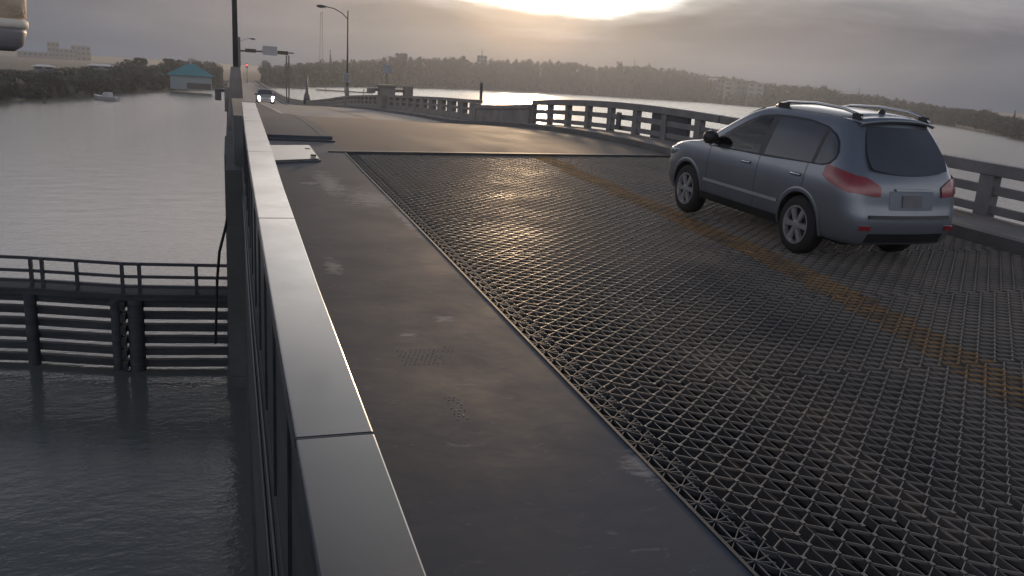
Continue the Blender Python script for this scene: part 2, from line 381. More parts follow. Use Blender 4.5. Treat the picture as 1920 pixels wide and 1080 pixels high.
# dense riveted strip next to the footway
g=MB(); ye=yend(2.25)-.06
for x in (2.175,2.253,2.33):
    for j in range(6): bar(g,x,Y0+(ye-Y0)*j/6,x,Y0+(ye-Y0)*(j+1)/6,.004,.002,.07)
y=Y0; k=0
while y<ye-.17:
    for (xa,ya,xb,yb) in ((2.253,y,2.33,y+.085),(2.253,y,2.33,y-.085),(2.253,y,2.345,y+.03),(2.253,y,2.345,y-.03),(2.253,y,2.175,y+.085),(2.253,y,2.175,y-.085),(2.253,y,2.19,y),(2.33,y+.085,2.40,y+.085),(2.33,y+.085,2.40,y+.14),(2.33,y+.085,2.40,y+.03)):
        bar(g,xa,ya,xb,yb,.0021,.004,.03)
    g.lathe([(0,.012),(.008,.010)],(2.253,y,gz(y)+.004),'Z',6)
    y+=.171
tag(g.build('road_grating_edge_strip',M_gal,fix=False),kind='structure')
# framing under the grating
g=MB()
for x in frange(2.3,10.2,1.13): g.run((x-.06,x+.06),frange(Y0,16.5,2),-.55,-.125)
y=Y0
while y<16.5:
    g.box(EX,RX,y-.06,y+.06,zd(y)-.9,zd(y)-.56); y+=2.2
g.run((EX,RX),[-6,Y0-.01],-.4,-.01)
tag(g.build('leaf_floor_framing',M_dark),kind='structure')

# ------------------------------------------------------------------ left footway of the leaf
g=MB(); g.run((lambda y:LX-.05,EX),frange(-6,18.3,.7),-.12,0.0)
tag(g.build('footway_plate',M_side),kind='structure')
g=MB()
def stud_patch(cx,cy,nx_,ny_,sx,sy,keep):
    for a_ in range(nx_):
        for b_ in range(ny_):
            if random.random()<keep:
                x=cx+a_*sx+(b_%2)*sx/2; y=cy+b_*sy; z=zd(y)
                g.hexa([(x-.005,y,z+.0003),(x,y-.003,z+.0003),(x+.005,y,z+.0003),(x,y+.003,z+.0003)],[(x-.003,y,z+.0022),(x,y-.0015,z+.0022),(x+.003,y,z+.0022),(x,y+.0015,z+.0022)])
stud_patch(1.13,5.36,9,7,.034,.045,.85); stud_patch(1.46,5.5,3,5,.034,.045,.8); stud_patch(1.27,4.45,3,9,.03,.04,.75)
tag(g.build('footway_tread_studs',M_hatch,fix=False),kind='structure')
g=MB(); g.run((EX,EX+.02),frange(-6,16.5,.7),-.1,.008); tag(g.build('footway_edge_angle',M_dark),kind='structure')
g=MB(); g.box(.5,EX+.03,18.32,18.52,zd(18.4)-.2,zd(18.4)+.03); tag(g.build('footway_step',M_dark),kind='structure')
hr=empty('access_hatch',(1.13,16.0,zd(16))); tag(hr,'pale rectangular steel access hatch lying on the dark footway by the parapet','hatch')
def loc(o,p): o.location=(-p[0],-p[1],-p[2]); return o
def hq(inset,z0,z1):
    q=[(.60,14.75),(1.56,15.2),(1.56,17.25),(.60,16.95)]; cx=sum(a for a,b in q)/4; cy=sum(b for a,b in q)/4
    q=[(a+(cx-a)*inset,b+(cy-b)*inset) for a,b in q]
    g=MB(); g.hexa([(a-1.13,b-16,zd(b)-zd(16)+z0) for a,b in q],[(a-1.13,b-16,zd(b)-zd(16)+z1) for a,b in q]); return g
hq(0,.001,.03).build('frame',M_gal,hr); hq(.06,.032,.05).build('panel',M_hatch,hr,bevel=.01)
for yy in (-.6,.6):
    g=MB(); g.box(.27,.36,yy-.06,yy+.06,.04,.075); g.build('hinge',M_gal,hr)

# ------------------------------------------------------------------ left parapet of the leaf (camera looks along it)
def capL(y): return lerp_pts([(-6,.175),(4,.172),(8,.178),(11,.195),(15,.225),(17,.24)],y)
def capR(y): return lerp_pts([(-6,.42),(2.2,.412),(4,.402),(7,.408),(9.5,.43),(14,.446),(17,.46)],y)
pr=empty('bridge_parapet'); tag(pr,'long steel parapet with broad pale cap along the left edge of the bridge','parapet')
CAPH=.97
jts=[-6,-.75,2.385,5.61,8.9,12.1,15.3]
for a,b in zip(jts,jts[1:]):
    g=MB(); g.run((capL,capR),frange(a+.004,b-.004,.4),CAPH-.035,CAPH)
    o=g.build('cap',M_cap,pr,bevel=.006)
g=MB(); g.run((lambda y:capL(y)-.004,lambda y:capR(y)+.004),frange(-6,15.3,.4),CAPH-.075,CAPH-.0375)
g.build('cap_flange',M_para,pr)
g=MB(); g.run((lambda y:capL(y)+.022,lambda y:capR(y)-.03),frange(-6,15.2,.5),-.12,CAPH-.08); g.build('wall',M_para,pr)
for yy in jts[1:-1]:
    g=MB(); g.run((lambda y:capL(y)-.001,lambda y:capR(y)+.001),[yy-.0035,yy+.0035],CAPH-.03,CAPH-.012); g.build('joint_seal',M_black,pr)
yy=-5.5
while yy<15.2:
    g=MB(); g.run((lambda y:capL(y)+.008,lambda y:capL(y)+.0215),[yy,yy+.03],-.11,CAPH-.08); g.build('stiffener',M_para,pr); yy+=1.05
# outer fascia girder with conduits
fg=empty('fascia_girder'); tag(fg,'dark steel edge girder with conduits on the outer face below the parapet','girder')
g=MB(); g.run((lambda y:capL(y)+.02,lambda y:capR(y)),frange(-6,16.6,.6),-3.4,-.13); g.build('web',M_dark,fg)
g=MB(); g.run((lambda y:capL(y)-.02,lambda y:capR(y)+.1),frange(-6,16.6,.6),-3.48,-3.402); g.build('bottom_flange',M_dark,fg)
for (dx_,h,r) in ((.005,-.35,.009),(.0,-.75,.012)):
    g=MB(); g.tube([(capL(y)+dx_+.0,y,zd(y)+h) for y in frange(-6,16.5,.8)],r,8); g.build('conduit',M_gal if h>-.5 else M_para,fg,smooth=True)

# main bascule girder deeper under the leaf
g=MB(); g.box(.9,1.3,-6,17.5,4.0,6.0); g.box(9.6,10.0,-6,17.5,4.0,6.0); tag(g.build('main_girder',M_dark),kind='structure')

# bascule pier and approach structure
pier=empty('bridge_pier',(6,24,0)); tag(pier,'massive dark concrete bridge pier rising from the water beyond the parapet','pier')
M_pier=mat('pier_concrete',(.12,.12,.115),.8,var=.25,scale=.5,bump=.25)
g=MB(); g.box(-6.12,5.9,-.5,6.0,-3,6.6-.0); g.build('shaft',M_pier,pier)
g=MB(); g.box(-6.18,6.0,-.6,6.1,-3,.35); g.build('footing',M_pier,pier)
g=MB(); g.box(-5.4,5.9,-18,-.61,-3,3.3); g.build('under_leaf_blocker',M_pier,pier)  # added solid block, hides the bright water seen through the grating
g=MB(); g.run((-.06,11.9),frange(16.7,60,2),-1.5,-.42); g.run((0.0,11.9),frange(60.01,150,3),-1.3,-.42)
g.run((0.0,11.9),frange(150.01,338,6),-1.2,-.52)
tag(g.build('approach_span_beams',M_pier),kind='structure')
bp=None
for k,yy in enumerate((62,88,114,140,166,192,218,244,270,296)):
    g=MB(); g.box(.6,11.4,-.5,.5,zd(yy)-2.2,zd(yy)-1.32)
    o=empty('pier_bent',(0,yy,0)); tag(o,'row of round concrete columns carrying the low approach road over the water','pier','column bents under the approach')
    g.build('cap_beam',M_pier,o)
    for x in (1.6,6,10.4):
        g=MB(); g.tube([(x,0,-2),(x,0,zd(yy)-2.2)],.45,12); g.build('column',M_pier,o,smooth=True)

# left approach parapet beyond the leaf (low, mostly hidden behind the lamp pole)
ap=empty('approach_parapet'); tag(ap,'low dark concrete parapet on the left edge of the approach behind the lamp pole','parapet')
g=MB(); g.run((.1,.42),frange(17.4,330,2.5),-.6,.55); g.build('wall',M_pier,ap)

# ------------------------------------------------------------------ right railing of the leaf
rl=empty('bridge_railing',(RLX,0,0)); tag(rl,'grey steel bridge railing with horizontal bars between posts behind the car','railing')
def rrun(g,x0,x1,ya,yb,h0,h1,st=.9): g.run((x0-RLX,x1-RLX),frange(ya,yb,st),h0,h1)
PY0=31.45; PS=1.78
def hs(y): return 1+.08*min(1,max(0,(y-14)/12))
def prun(name,x0,x1,ya,yb,h0,h1,m,par):
    g=MB(); ys=frange(ya,yb,.9); i=len(g.v)
    for y in ys:
        z=zd(y); s=hs(y)
        for (x,h) in ((x0,h0),(x1,h0),(x1,h1),(x0,h1)): g.v.append((x-RLX,y,z+h*s))
    for j in range(len(ys)-1):
        a=i+4*j
        for k in range(4): g.f.append((a+k,a+4+k,a+4+(k+1)%4,a+(k+1)%4))
    g.f.append((i,i+1,i+2,i+3)); e=i+4*(len(ys)-1); g.f.append((e+3,e+2,e+1,e))
    return g.build(name,m,par,bevel=.012)
for (a,b) in ((-6,17.9),(18.0,31.5)):
    prun('top_rail',RLX-.11,RLX+.11,a,b,.80,.99,M_rail,rl)
    prun('middle_rail',RLX-.05,RLX+.05,a,b,.50,.645,M_rail,rl)
    prun('lower_rail',RLX-.05,RLX+.05,a,b,.20,.335,M_rail,rl)
    prun('toe_rail',RLX-.099,RLX+.06,a,b,-.4,.145,M_bal,rl)
k=0
while PY0-PS*k>-6:
    yy=PY0-PS*k; 
    g=MB(); s=hs(yy); z=zd(yy); g.box(-.085,.085,yy-.14,yy+.14,z+.1,z+.803*s); g.build('post',M_rail,rl,bevel=.01); k+=1
prun('closure_panel',RLX-.045,RLX+.08,19.55,21.55,.12,.802,M_dark,rl)
g=MB(); g.box(-.16,-.088,23.4,23.62,zd(23.5)+.25,zd(23.5)+.75); g.build('junction_box',M_gal,rl)

# ------------------------------------------------------------------ concrete balustrades of the right approach
def balustrade(name,label,ya,yb,gap0=None,n=0,ch=1.15,pitch=2.3):
    o=empty(name,(RLX,ya,zd(ya))); tag(o,label,'balustrade'); ox,oy,oz=RLX,ya,zd(ya)
    def part(nm,x0,x1,a,b,h0,h1):
        g=MB(); g.run((x0,x1),frange(a,b,1.5),h0,h1); g.v=[(x-ox,y-oy,z-oz) for x,y,z in g.v]; return g.build(nm,M_bal,o)
    part('coping',RLX-.2,RLX+.2,ya,yb,ch-.17,ch); part('base_wall',RLX-.15,RLX+.15,ya,yb,-.5,.44)
    if n:
        part('middle_rail',RLX-.12,RLX+.12,ya,yb,.63,.75)
        ys=[gap0+pitch*k for k in range(n)]; prev=ya
        for y in ys:
            if y-.52>prev+.02: part('baluster',RLX-.135,RLX+.135,max(prev,ya+.001),y-.5,.442,.978)
            prev=y+.75
        if prev<yb: part('baluster',RLX-.135,RLX+.135,prev,yb-.001,.442,.978)
    else: part('panel',RLX-.135,RLX+.135,ya+.001,yb-.001,.442,ch-.172)
    return o
balustrade('end_wall','solid concrete end wall of the railing below the sun glitter on the water',31.7,39.2,ch=.90)
balustrade('balustrade','concrete balustrade with two rows of openings between solid end wall and gate pedestal',39.35,63.6,41.0,10,pitch=2.28)
balustrade('balustrade','distant concrete balustrade dipping down beyond the gate pedestal and lamp post',66.2,330,68.9,28,pitch=2.25)
g=MB(); g.tube([(RLX,39.0,zd(39)+1.15),(RLX,39.0,zd(39)+1.95)],.07,8)
tag(g.build('marker_post',M_pole),'thin dark upright marker post on the balustrade left of the sun glitter','post')

# gate pedestal
pd=empty('gate_pedestal',(11.6,65,zd(65))); tag(pd,'concrete gate pedestal with flat cap and hanging signal box on the right balustrade','gate pedestal')
g=MB(); g.box(-.55,.5,-.9,.9,-.5,1.75); g.build('pillar',M_bal,pd,bevel=.02)
g=MB(); g.box(-.68,.62,-1.0,1.0,1.75,1.92); g.build('cap',M_bal,pd,bevel=.02)
g=MB(); g.box(-1.15,1.75,-.12,.12,1.4,1.62); g.build('arm',M_bal,pd)
g=MB(); g.box(-1.5,-.9,-.2,.2,1.25,1.6); g.build('counterweight',M_bal,pd)
g=MB(); g.box(1.3,2.0,-.3,.3,.75,1.9); g.build('signal_box',M_bal,pd,bevel=.03)
sg=empty('warning_sign',(11.5,64.5,zd(65)+1.93)); tag(sg,'small pale square warning sign on a thin stem standing on the gate pedestal','sign')
g=MB(); g.tube([(0,0,0),(0,0,.9)],.03,6); g.build('stem',M_pole,sg)
g=MB(); g.box(-.33,.33,-.03,.0,.85,1.45); g.build('panel',M_sign,sg,bevel=.01)

# lamp posts
def lamp_post(name,label,x,y,z,h,arm,armdir,r0,flare=True,group=None):
    o=empty(name,(x,y,z)); tag(o,label,'street lamp',group)
    if flare:
        g=MB(); g.lathe([(0,.27),(.5,.25),(1.5,.19),(1.9,.15)],(0,0,0),'Z',10); g.build('base',M_bal,o,smooth=True)
    g=MB(); g.tube([(0,0,.3),(0,0,h*.5),(0,0,h)],[r0,r0*.8,r0*.6],10); g.build('pole',M_pole,o,smooth=True)
    pts=[Vector((0,0,h-.8)),Vector((armdir[0]*arm*.25,armdir[1]*arm*.25,h-.25)),Vector((armdir[0]*arm*.55,armdir[1]*arm*.55,h+.1)),Vector((armdir[0]*arm*.85,armdir[1]*arm*.85,h+.2))]
    g=MB(); g.tube(pts,r0*.38,8); g.build('arm',M_pole,o,smooth=True)
    e=pts[-1]; d=Vector((armdir[0],armdir[1],0)); g=MB()
    g.tube([e-d*.05,e+d*.15,e+d*.5,e+d*.85,e+d*.95],[.04,.11,.16,.12,.04],8); h_=g.build('lamp_head',M_pole,o,smooth=True); 
    return o
lp=lamp_post('street_lamp','curved-arm street lamp on the right balustrade with its head over the road',11.5,87,zd(87)+.2,9.2,2.5,(-1,0),.12)
sg=empty('speed_sign',(11.35,86.6,zd(87)+2.5)); tag(sg,'small pale upright rectangular sign fixed to the curved-arm lamp post','sign')
g=MB(); g.box(-.33,.33,-.12,-.09,.0,.9); g.build('panel',M_sign,sg,bevel=.01)
g=MB(); g.box(-.26,.26,-.125,-.121,.06,.84); g.build('face',mat('sign_face',(.3,.3,.29),.5,var=.2,scale=6),sg)
lamp_post('street_lamp','tall dark lamp pole close by on the left with its top out of view',.26,28,zd(28)-.4,12.5,2.5,(1,0),.09)
lamp_post('street_lamp','small distant street lamp seen just right of the close lamp pole',2.0,160,zd(160),11.0,2.3,(1,0),.10,False)
g=MB(); g.lathe([(0,.6),(1.2,.45),(2.0,.2),(4.2,.12)],(11.5,133,zd(133)+.6),'Z',8); tag(g.build('post',M_pole,smooth=True),'short flared dark post on the balustrade where the approach road dips','post')
# left gate bracket and lantern behind the close pole
lg=empty('gate_pedestal',(.35,60,zd(60))); tag(lg,'small dark gate mechanism with hanging box just left of the close lamp pole','gate pedestal')
g=MB(); g.box(-.55,.3,-.5,.5,-.5,1.1); g.build('pillar',M_bal,lg)
g=MB(); g.box(-1.1,.2,-.12,.12,.75,.95); g.build('arm',M_pole,lg)
g=MB(); g.box(-1.15,-.75,-.25,.25,.2,.9); g.build('signal_box',M_pole,lg,bevel=.03)

# ------------------------------------------------------------------ overhead signals
sm=empty('signal_mast',(2.0,150,zd(150))); tag(sm,'overhead mast arm across the distant road carrying two signal heads and a road sign','signal mast')
g=MB(); g.tube([(0,0,0),(0,0,10.8)],.2,8); g.build('pole',M_pole,sm)
g=MB(); g.tube([(-1,0,8.6),(4,0,8.75),(8.8,0,8.8)],[.16,.14,.1],8); g.build('arm',M_pole,sm)
for x in (1.8,7.0):
    g=MB(); g.box(x-.85,x+.85,-.25,-.1,8.45,9.05); h=g.build('signal_head',M_black,sm,bevel=.04)
    for q in (-.5,0,.5):
        g=MB(); g.lathe([(0,.14),(.06,.16)],(x+q,-.32,8.75),'Y',10); g.build('lens',M_dark,h)
g=MB(); g.box(3.7,6.1,-.2,-.14,8.2,9.7); g.build('road_sign',M_sign,sm,bevel=.03)
M_red=mat('red_lamp',(.5,.02,.02),.4,emit=(1,.08,.05),estr=2.5)
def at(px,py,y):
    v=ray(px,py); return Vector((v.x/v.y*y,y,HC+v.z/v.y*y))
p=at(463,122,360); rs=empty('traffic_signal',(p.x,360,1.7)); tag(rs,'tiny distant traffic signal showing red above the far road','traffic signal')
g=MB(); g.tube([(0,0,0),(0,0,p.z-1.7+.5)],.12,6); g.build('pole',M_pole,rs)
g=MB(); g.box(-.35,.35,-.2,.2,p.z-1.7-1.1,p.z-1.7+.6); g.build('housing',M_black,rs)
g=MB(); g.lathe([(0,.34),(.1,.3)],(0,-.32,p.z-1.7),'Y',10); g.build('red_light',M_red,rs)
for (px,nm) in ((537,'left'),(541.5,'right')):
    p=at(px,104,170); g=MB(); g.tube([(p.x,170,0),(p.x,170,p.z)],.13,6)
    tag(g.build('utility_pole',M_pole),'%s one of two thin dark utility poles under the right signal head'%nm,'pole','utility poles by the far road')

# ------------------------------------------------------------------ vehicles
exec_car=True
M_carp=mat('car_paint',(.175,.195,.22),.34,.45,var=.06,scale=2,coat=.8,bump=.0)
M_glass=mat('privacy_glass',(.06,.066,.078),.12,0,var=.1,scale=2,spec=.6)
M_cabin=mat('cabin_dark',(.02,.02,.022),.8,var=.2,scale=5)
M_chrome=mat('chrome',(.6,.6,.6),.18,1,var=.05,scale=3)
M_trim=mat('black_trim',(.02,.021,.023),.45,var=.15,scale=5)
M_tail=mat('tail_lens',(.27,.022,.028),.2,0,var=.15,scale=4,coat=.6)
M_rim=mat('alloy_rim',(.45,.45,.46),.32,.7,var=.08,scale=4)
M_strip=mat('rub_strip_silver',(.42,.43,.44),.35,.3,var=.05,scale=3)
M_plate=mat('number_plate',(.16,.16,.16),.5,var=.1,scale=8)
M_head=mat('headlamp_lens',(.4,.42,.45),.1,.3,var=.1,scale=6,coat=1)
def clear_glass():
    m=bpy.data.materials.new('clear_glass'); m.use_nodes=True; n=m.node_tree.nodes; l=m.node_tree.links; p=n['Principled BSDF']; n.remove(p)
    o_=n['Material Output']; t=n.new('ShaderNodeBsdfTransparent'); t.inputs[0].default_value=(.78,.8,.8,1); gl_=n.new('ShaderNodeBsdfGlossy'); gl_.inputs['Roughness'].default_value=.04
    fz=n.new('ShaderNodeFresnel'); fz.inputs[0].default_value=1.5; mx=n.new('ShaderNodeMixShader'); l.new(fz.outputs[0],mx.inputs[0]); l.new(t.outputs[0],mx.inputs[1]); l.new(gl_.outputs[0],mx.inputs[2]); l.new(mx.outputs[0],o_.inputs[0]); return m
M_clear=clear_glass()
def evaluated(o):
    dg=bpy.context.evaluated_depsgraph_get(); me=bpy.data.meshes.new_from_object(o.evaluated_get(dg)); o.modifiers.clear(); o.data=me

class Body:   # a box grid bent onto profile curves; y forward, x right, z up
    def __init__(s,top,yr,yf,wz,zlo,rear,front,k=(.80,.35,.72,.7)):
        s.top,s.yr,s.yf,s.wz,s.zlo,s.rear,s.front,s.k=top,yr,yf,wz,zlo,rear,front,k
    def W(s,y,z):
        k0,r_,k1,rf=s.k; w=interp(s.wz,z)
        d=y-lerp_pts(s.yr,z); 
        if d<r_: t=1-max(0,d)/r_; w*=k0+(1-k0)*math.sqrt(max(0,1-t*t))
        d=lerp_pts(s.yf,z)-y
        if d<rf: t=1-max(0,d)/rf; w*=k1+(1-k1)*math.sqrt(max(0,1-t*t))
        return w
    def pt(s,a,b,c):
        # b: length 0..1 ; find y and z
        yc=s.rear+(s.front-s.rear)*b; zt=interp(s.top,min(max(yc,s.top[0][0]),s.top[-1][0])); z=s.zlo+(zt-s.zlo)*c
        yr,yf=interp(s.yr,z),interp(s.yf,z)
        # squeeze the ends onto the end profiles
        eb=min(1,b/.16); y=yr+(yc-s.rear-(yr-s.rear))*1 if False else None
        wr=max(0,1-b/.16)**1.0; wf=max(0,1-(1-b)/.12)
        y=yc+(yr-s.rear)*wr+(yf-s.front)*wf
        bul=.05*(1-a*a)
        y+= -bul*wr + bul*2.2*wf
        x=a*s.W(max(y,yr+.0),z)
        # tumble the roof edge and crown the roof
        z2=z
        if c>.999: z2=z+.035*(1-abs(a)**2.2)*1.0
        return Vector((x,y,z2))
    def mesh(s,name,m,nb=58,nc=18,na=16):
        g=MB(); idx={}
        def P(i,j,k):   # i along a, j along b, k along c
            key=(i,j,k)
            if key not in idx:
                idx[key]=len(g.v); g.v.append(tuple(s.pt(-1+2*i/na,j/nb,k/nc)))
            return idx[key]
        for j in range(nb):
            for k in range(nc):
                g.f.append((P(0,j,k),P(0,j,k+1),P(0,j+1,k+1),P(0,j+1,k))); g.f.append((P(na,j,k),P(na,j+1,k),P(na,j+1,k+1),P(na,j,k+1)))
            for i in range(na):
                g.f.append((P(i,j,0),P(i,j+1,0),P(i+1,j+1,0),P(i+1,j,0))); g.f.append((P(i,j,nc),P(i+1,j,nc),P(i+1,j+1,nc),P(i,j+1,nc)))
        for i in range(na):
            for k in range(nc):
                g.f.append((P(i,0,k),P(i+1,0,k),P(i+1,0,k+1),P(i,0,k+1))); g.f.append((P(i,nb,k),P(i,nb,k+1),P(i+1,nb,k+1),P(i+1,nb,k)))
        o=g.build(name,m,None,smooth=True)
        return o

CAR=Body(top=[(-1.0,1.64),(-.6,1.66),(-.3,1.695),(0,1.715),(.6,1.725),(1.1,1.70),(1.45,1.63),(1.85,1.44),(2.25,1.215),(2.5,1.10),(2.8,1.055),(3.2,.985),(3.45,.90),(3.6,.80)],
    yr=[(.25,-.84),(.42,-.94),(.62,-.96),(.70,-.925),(.95,-.88),(1.12,-.80),(1.66,-.45)],
    yf=[(.25,3.46),(.45,3.56),(.7,3.56),(.9,3.45),(1.7,3.3)],
    wz=[(.25,.86),(.4,.915),(.6,.94),(.85,.945),(1.0,.925),(1.08,.90),(1.3,.815),(1.55,.70),(1.66,.615),(1.73,.50)],
    zlo=.29,rear=-.94,front=3.56)
def prism_x(name,poly,x0,x1,m):   # poly of (y,z)
    g=MB(); n=len(poly); g.v=[(x0,y,z) for y,z in poly]+[(x1,y,z) for y,z in poly]
    g.f=[tuple(range(n)),tuple(range(2*n-1,n-1,-1))]+[(k,n+k,n+(k+1)%n,(k+1)%n) for k in range(n)]
    return g.build(name,m)
def side_patch(name,ys,bot,top,m,par,off=.006,nz_=6,sides=(-1,1),B=CAR):
    res=[]
    for s in sides:
        g=MB(); n=len(ys)
        for y in ys:
            b,t=bot(y),top(y)
            for k in range(nz_+1):
                z=b+(t-b)*k/nz_; g.v.append((s*(B.W(y,z)+off),y,z))
        for i in range(n-1):
            for k in range(nz_):
                a=i*(nz_+1)+k; g.f.append((a,a+1,a+nz_+2,a+nz_+1))
        res.append(g.build(name,m,par,smooth=True))
    return res
car=empty('car'); tag(car,'silver blue sport utility car with red tail lamps driving away across the grating','car')
body=CAR.mesh('body',[M_carp,M_cabin])
sd=body.modifiers.new('s','SUBSURF'); sd.levels=1; sd.render_levels=1
evaluated(body)
cut=[]
for y in (0,2.7):
    for s in (-1,1):
        g=MB(); g.lathe([(s*.55,.395),(s*1.1,.395)] if s>0 else [(-1.1,.395),(-.55,.395)],(0,y,.36),'X',40); cut.append(g.build('cut',M_cabin))
        g=MB(); x0,x1=(.55,1.1) if s>0 else (-1.1,-.55); g.box(x0,x1,y-.35,y+.35,.1,.36); 
# front window opening goes right through the cabin
fw=[(1.02,1.115),(1.03,1.545),(1.30,1.525),(1.52,1.43),(1.85,1.255),(2.12,1.10)]
cut.append(prism_x('cut',fw,-1.2,1.2,M_cabin))
vp=[(-.2,.98),(-.2,1.585),(1.15,1.63),(1.55,1.50),(2.15,1.15),(2.15,.98)]
vw=lambda z: .80-.27*(z-.98)/.65
g=MB(); n=len(vp); g.v=[(-vw(z),y,z) for y,z in vp]+[(vw(z),y,z) for y,z in vp]
g.f=[tuple(range(n)),tuple(range(2*n-1,n-1,-1))]+[(k,n+k,n+(k+1)%n,(k+1)%n) for k in range(n)]
cut.append(g.build('cut',M_cabin))
g=MB(); g.hexa([(-.52,1.44,1.2),(.52,1.44,1.2),(.62,2.34,1.0),(-.62,2.34,1.0)],[(-.52,1.44,2),(.52,1.44,2),(.62,2.34,2),(-.62,2.34,2)]); cut.append(g.build('cut',M_cabin))
for c in cut:
    b=body.modifiers.new('b','BOOLEAN'); b.object=c; b.operation='DIFFERENCE'; b.solver='EXACT'
evaluated(body)
for c in cut: bpy.data.objects.remove(c)
body.parent=car
# glass
wtop=lambda y: lerp_pts([(-.43,1.27),(-.38,1.37),(-.26,1.465),(-.05,1.535),(.3,1.575),(.7,1.58),(1.02,1.57),(1.3,1.54),(1.55,1.44),(1.9,1.26),(2.2,1.105)],y)
wbot=lambda y: lerp_pts([(-.43,1.23),(-.36,1.155),(-.24,1.125),(1.0,1.095),(2.2,1.06)],y)
side_patch('gasket',frange(-.78,2.24,.06),lambda y:wbot(y)-.02,lambda y:wtop(y)+.022 ,M_trim,car,.003,6) if False else None
def ring(name,ys,bot,top,w_,m,off=.009):
    for s in (-1,1):
        g=MB(); loop=[(y,bot(y)) for y in ys]+[(y,top(y)) for y in reversed(ys)]
        cy=sum(p_[0] for p_ in loop)/len(loop); cz=sum(p_[1] for p_ in loop)/len(loop); n=len(loop)
        for (y,z) in loop:
            g.v.append((s*(CAR.W(y,z)+off),y,z))
            d=Vector((y-cy,(z-cz)*3)); d.normalize(); y2,z2=y+d.x*w_,z+d.y*w_; g.v.append((s*(CAR.W(y2,z2)+off*.6),y2,z2))
        for k in range(n): a=2*k; b=2*((k+1)%n); g.f.append((a,a+1,b+1,b))
        g.build(name,m,car,smooth=True)
ring('window_trim',frange(-.42,2.2,.06),wbot,wtop,.026,M_trim)
side_patch('quarter_window',frange(-.42,-.12,.04),wbot,wtop,M_glass,car)
side_patch('rear_door_window',frange(-.06,.90,.06),wbot,wtop,M_glass,car)
side_patch('front_door_window',frange(1.02,2.12,.06),wbot,wtop,M_clear,car)
side_patch('pillar_trim',[-.12,-.06],wbot,wtop,M_trim,car,.008); side_patch('pillar_trim',[.90,1.02],wbot,wtop,M_trim,car,.008)
# rear window
def rearx(z,f): return CAR.W(interp(CAR.yr,z),z)*f
g=MB(); zs=frange(1.09,1.60,.05); us=frange(-1,1,.1)
for z in zs:
    t=(z-1.09)/.51; f=.955-.10*(1-min(1,t*2.2))**2-.03*max(0,t-.8)/.2
    for u in us:
        x=u*rearx(z,f); a=x/max(.01,CAR.W(interp(CAR.yr,z),z)); zz_=z-(.05*(1-abs(u)**1.2) if False else 0)
        y=interp(CAR.yr,z)-.05*(1-a*a)-.012; g.v.append((x,y,zz_+ (.06*abs(u)**2*(1-t))))
m_=len(us)
for i in range(len(zs)-1):
    for j in range(m_-1): a=i*m_+j; g.f.append((a,a+1,a+m_+1,a+m_))
g.build('rear_window',M_glass,car,smooth=True)
# windscreen
g=MB(); ys=frange(1.42,2.42,.08); us=frange(-1,1,.125)
for y in ys:
    z=interp(CAR.top,y)
    for u in us:
        f=.95-.08*(y-1.42); x=u*CAR.W(y,z)*f; g.v.append((x,y,z+.035*(1-abs(u*f)**2.2)+.008))
m_=len(us)
for i in range(len(ys)-1):
    for j in range(m_-1): a=i*m_+j; g.f.append((a,a+1,a+m_+1,a+m_))
g.build('windscreen',M_clear,car,smooth=True)
g=MB(); g.box(-.68,.68,1.85,2.1,.99,1.10); g.build('dashboard',M_cabin,car,bevel=.03)
g=MB(); g.tube([(-.38+.17*math.cos(t*math.pi/6),1.62+.05*math.sin(t*math.pi/6),1.10+.16*math.sin(t*math.pi/6)) for t in range(13)],.014,6,False); g.build('steering_wheel',M_trim,car)
# spoiler
g=MB(); 
for k,(y,z,h) in enumerate(((-.24,1.705,.0),(-.46,1.695,.0),(-.60,1.668,.0),(-.57,1.640,.0))):
    for u in frange(-1,1,.1): g.v.append((u*.60,y+.07*abs(u)**3,z+.035*(1-abs(u)**2.2)-.022-.02*abs(u)**4))
for i in range(3):
    for j in range(20): a=i*21+j; g.f.append((a,a+1,a+22,a+21))
sp=g.build('rear_spoiler',M_carp,car,smooth=True); so_=sp.modifiers.new('s','SOLIDIFY'); so_.thickness=.02; so_.offset=-1
# tail lamps wrapping the corner
for s in (-1,1):
    g=MB(); path=[]
    for y in frange(-.52,-.94,.06) if False else [-.34-.046*i for i in range(11)]:
        path.append(('s',y))
    nn=7
    pts=[]
    for (q,y) in path: pts.append((lambda z,y=y:(CAR.W(max(y,interp(CAR.yr,z)),z)+.012,y)))
    for i in range(nn):
        f=.97-.30*i/(nn-1)
        pts.append(lambda z,f=f:(CAR.W(interp(CAR.yr,z),z)*f,interp(CAR.yr,z)-.05*(1-f*f)-.014))
    N_=len(pts)
    for i,fn in enumerate(pts):
        t=i/(N_-1); zc=1.075-.165*t; hh=.085*math.sqrt(max(.04,math.sin(math.pi*min(1,(.12+t*.80)))))+.012
        for k in range(7):
            z=zc-hh+2*hh*k/6; x,y=fn(z); g.v.append((s*x,y,z))
    for i in range(N_-1):
        for k in range(6): a=i*7+k; g.f.append((a,a+1,a+8,a+7))
    g.build('tail_light',M_tail,car,smooth=True)
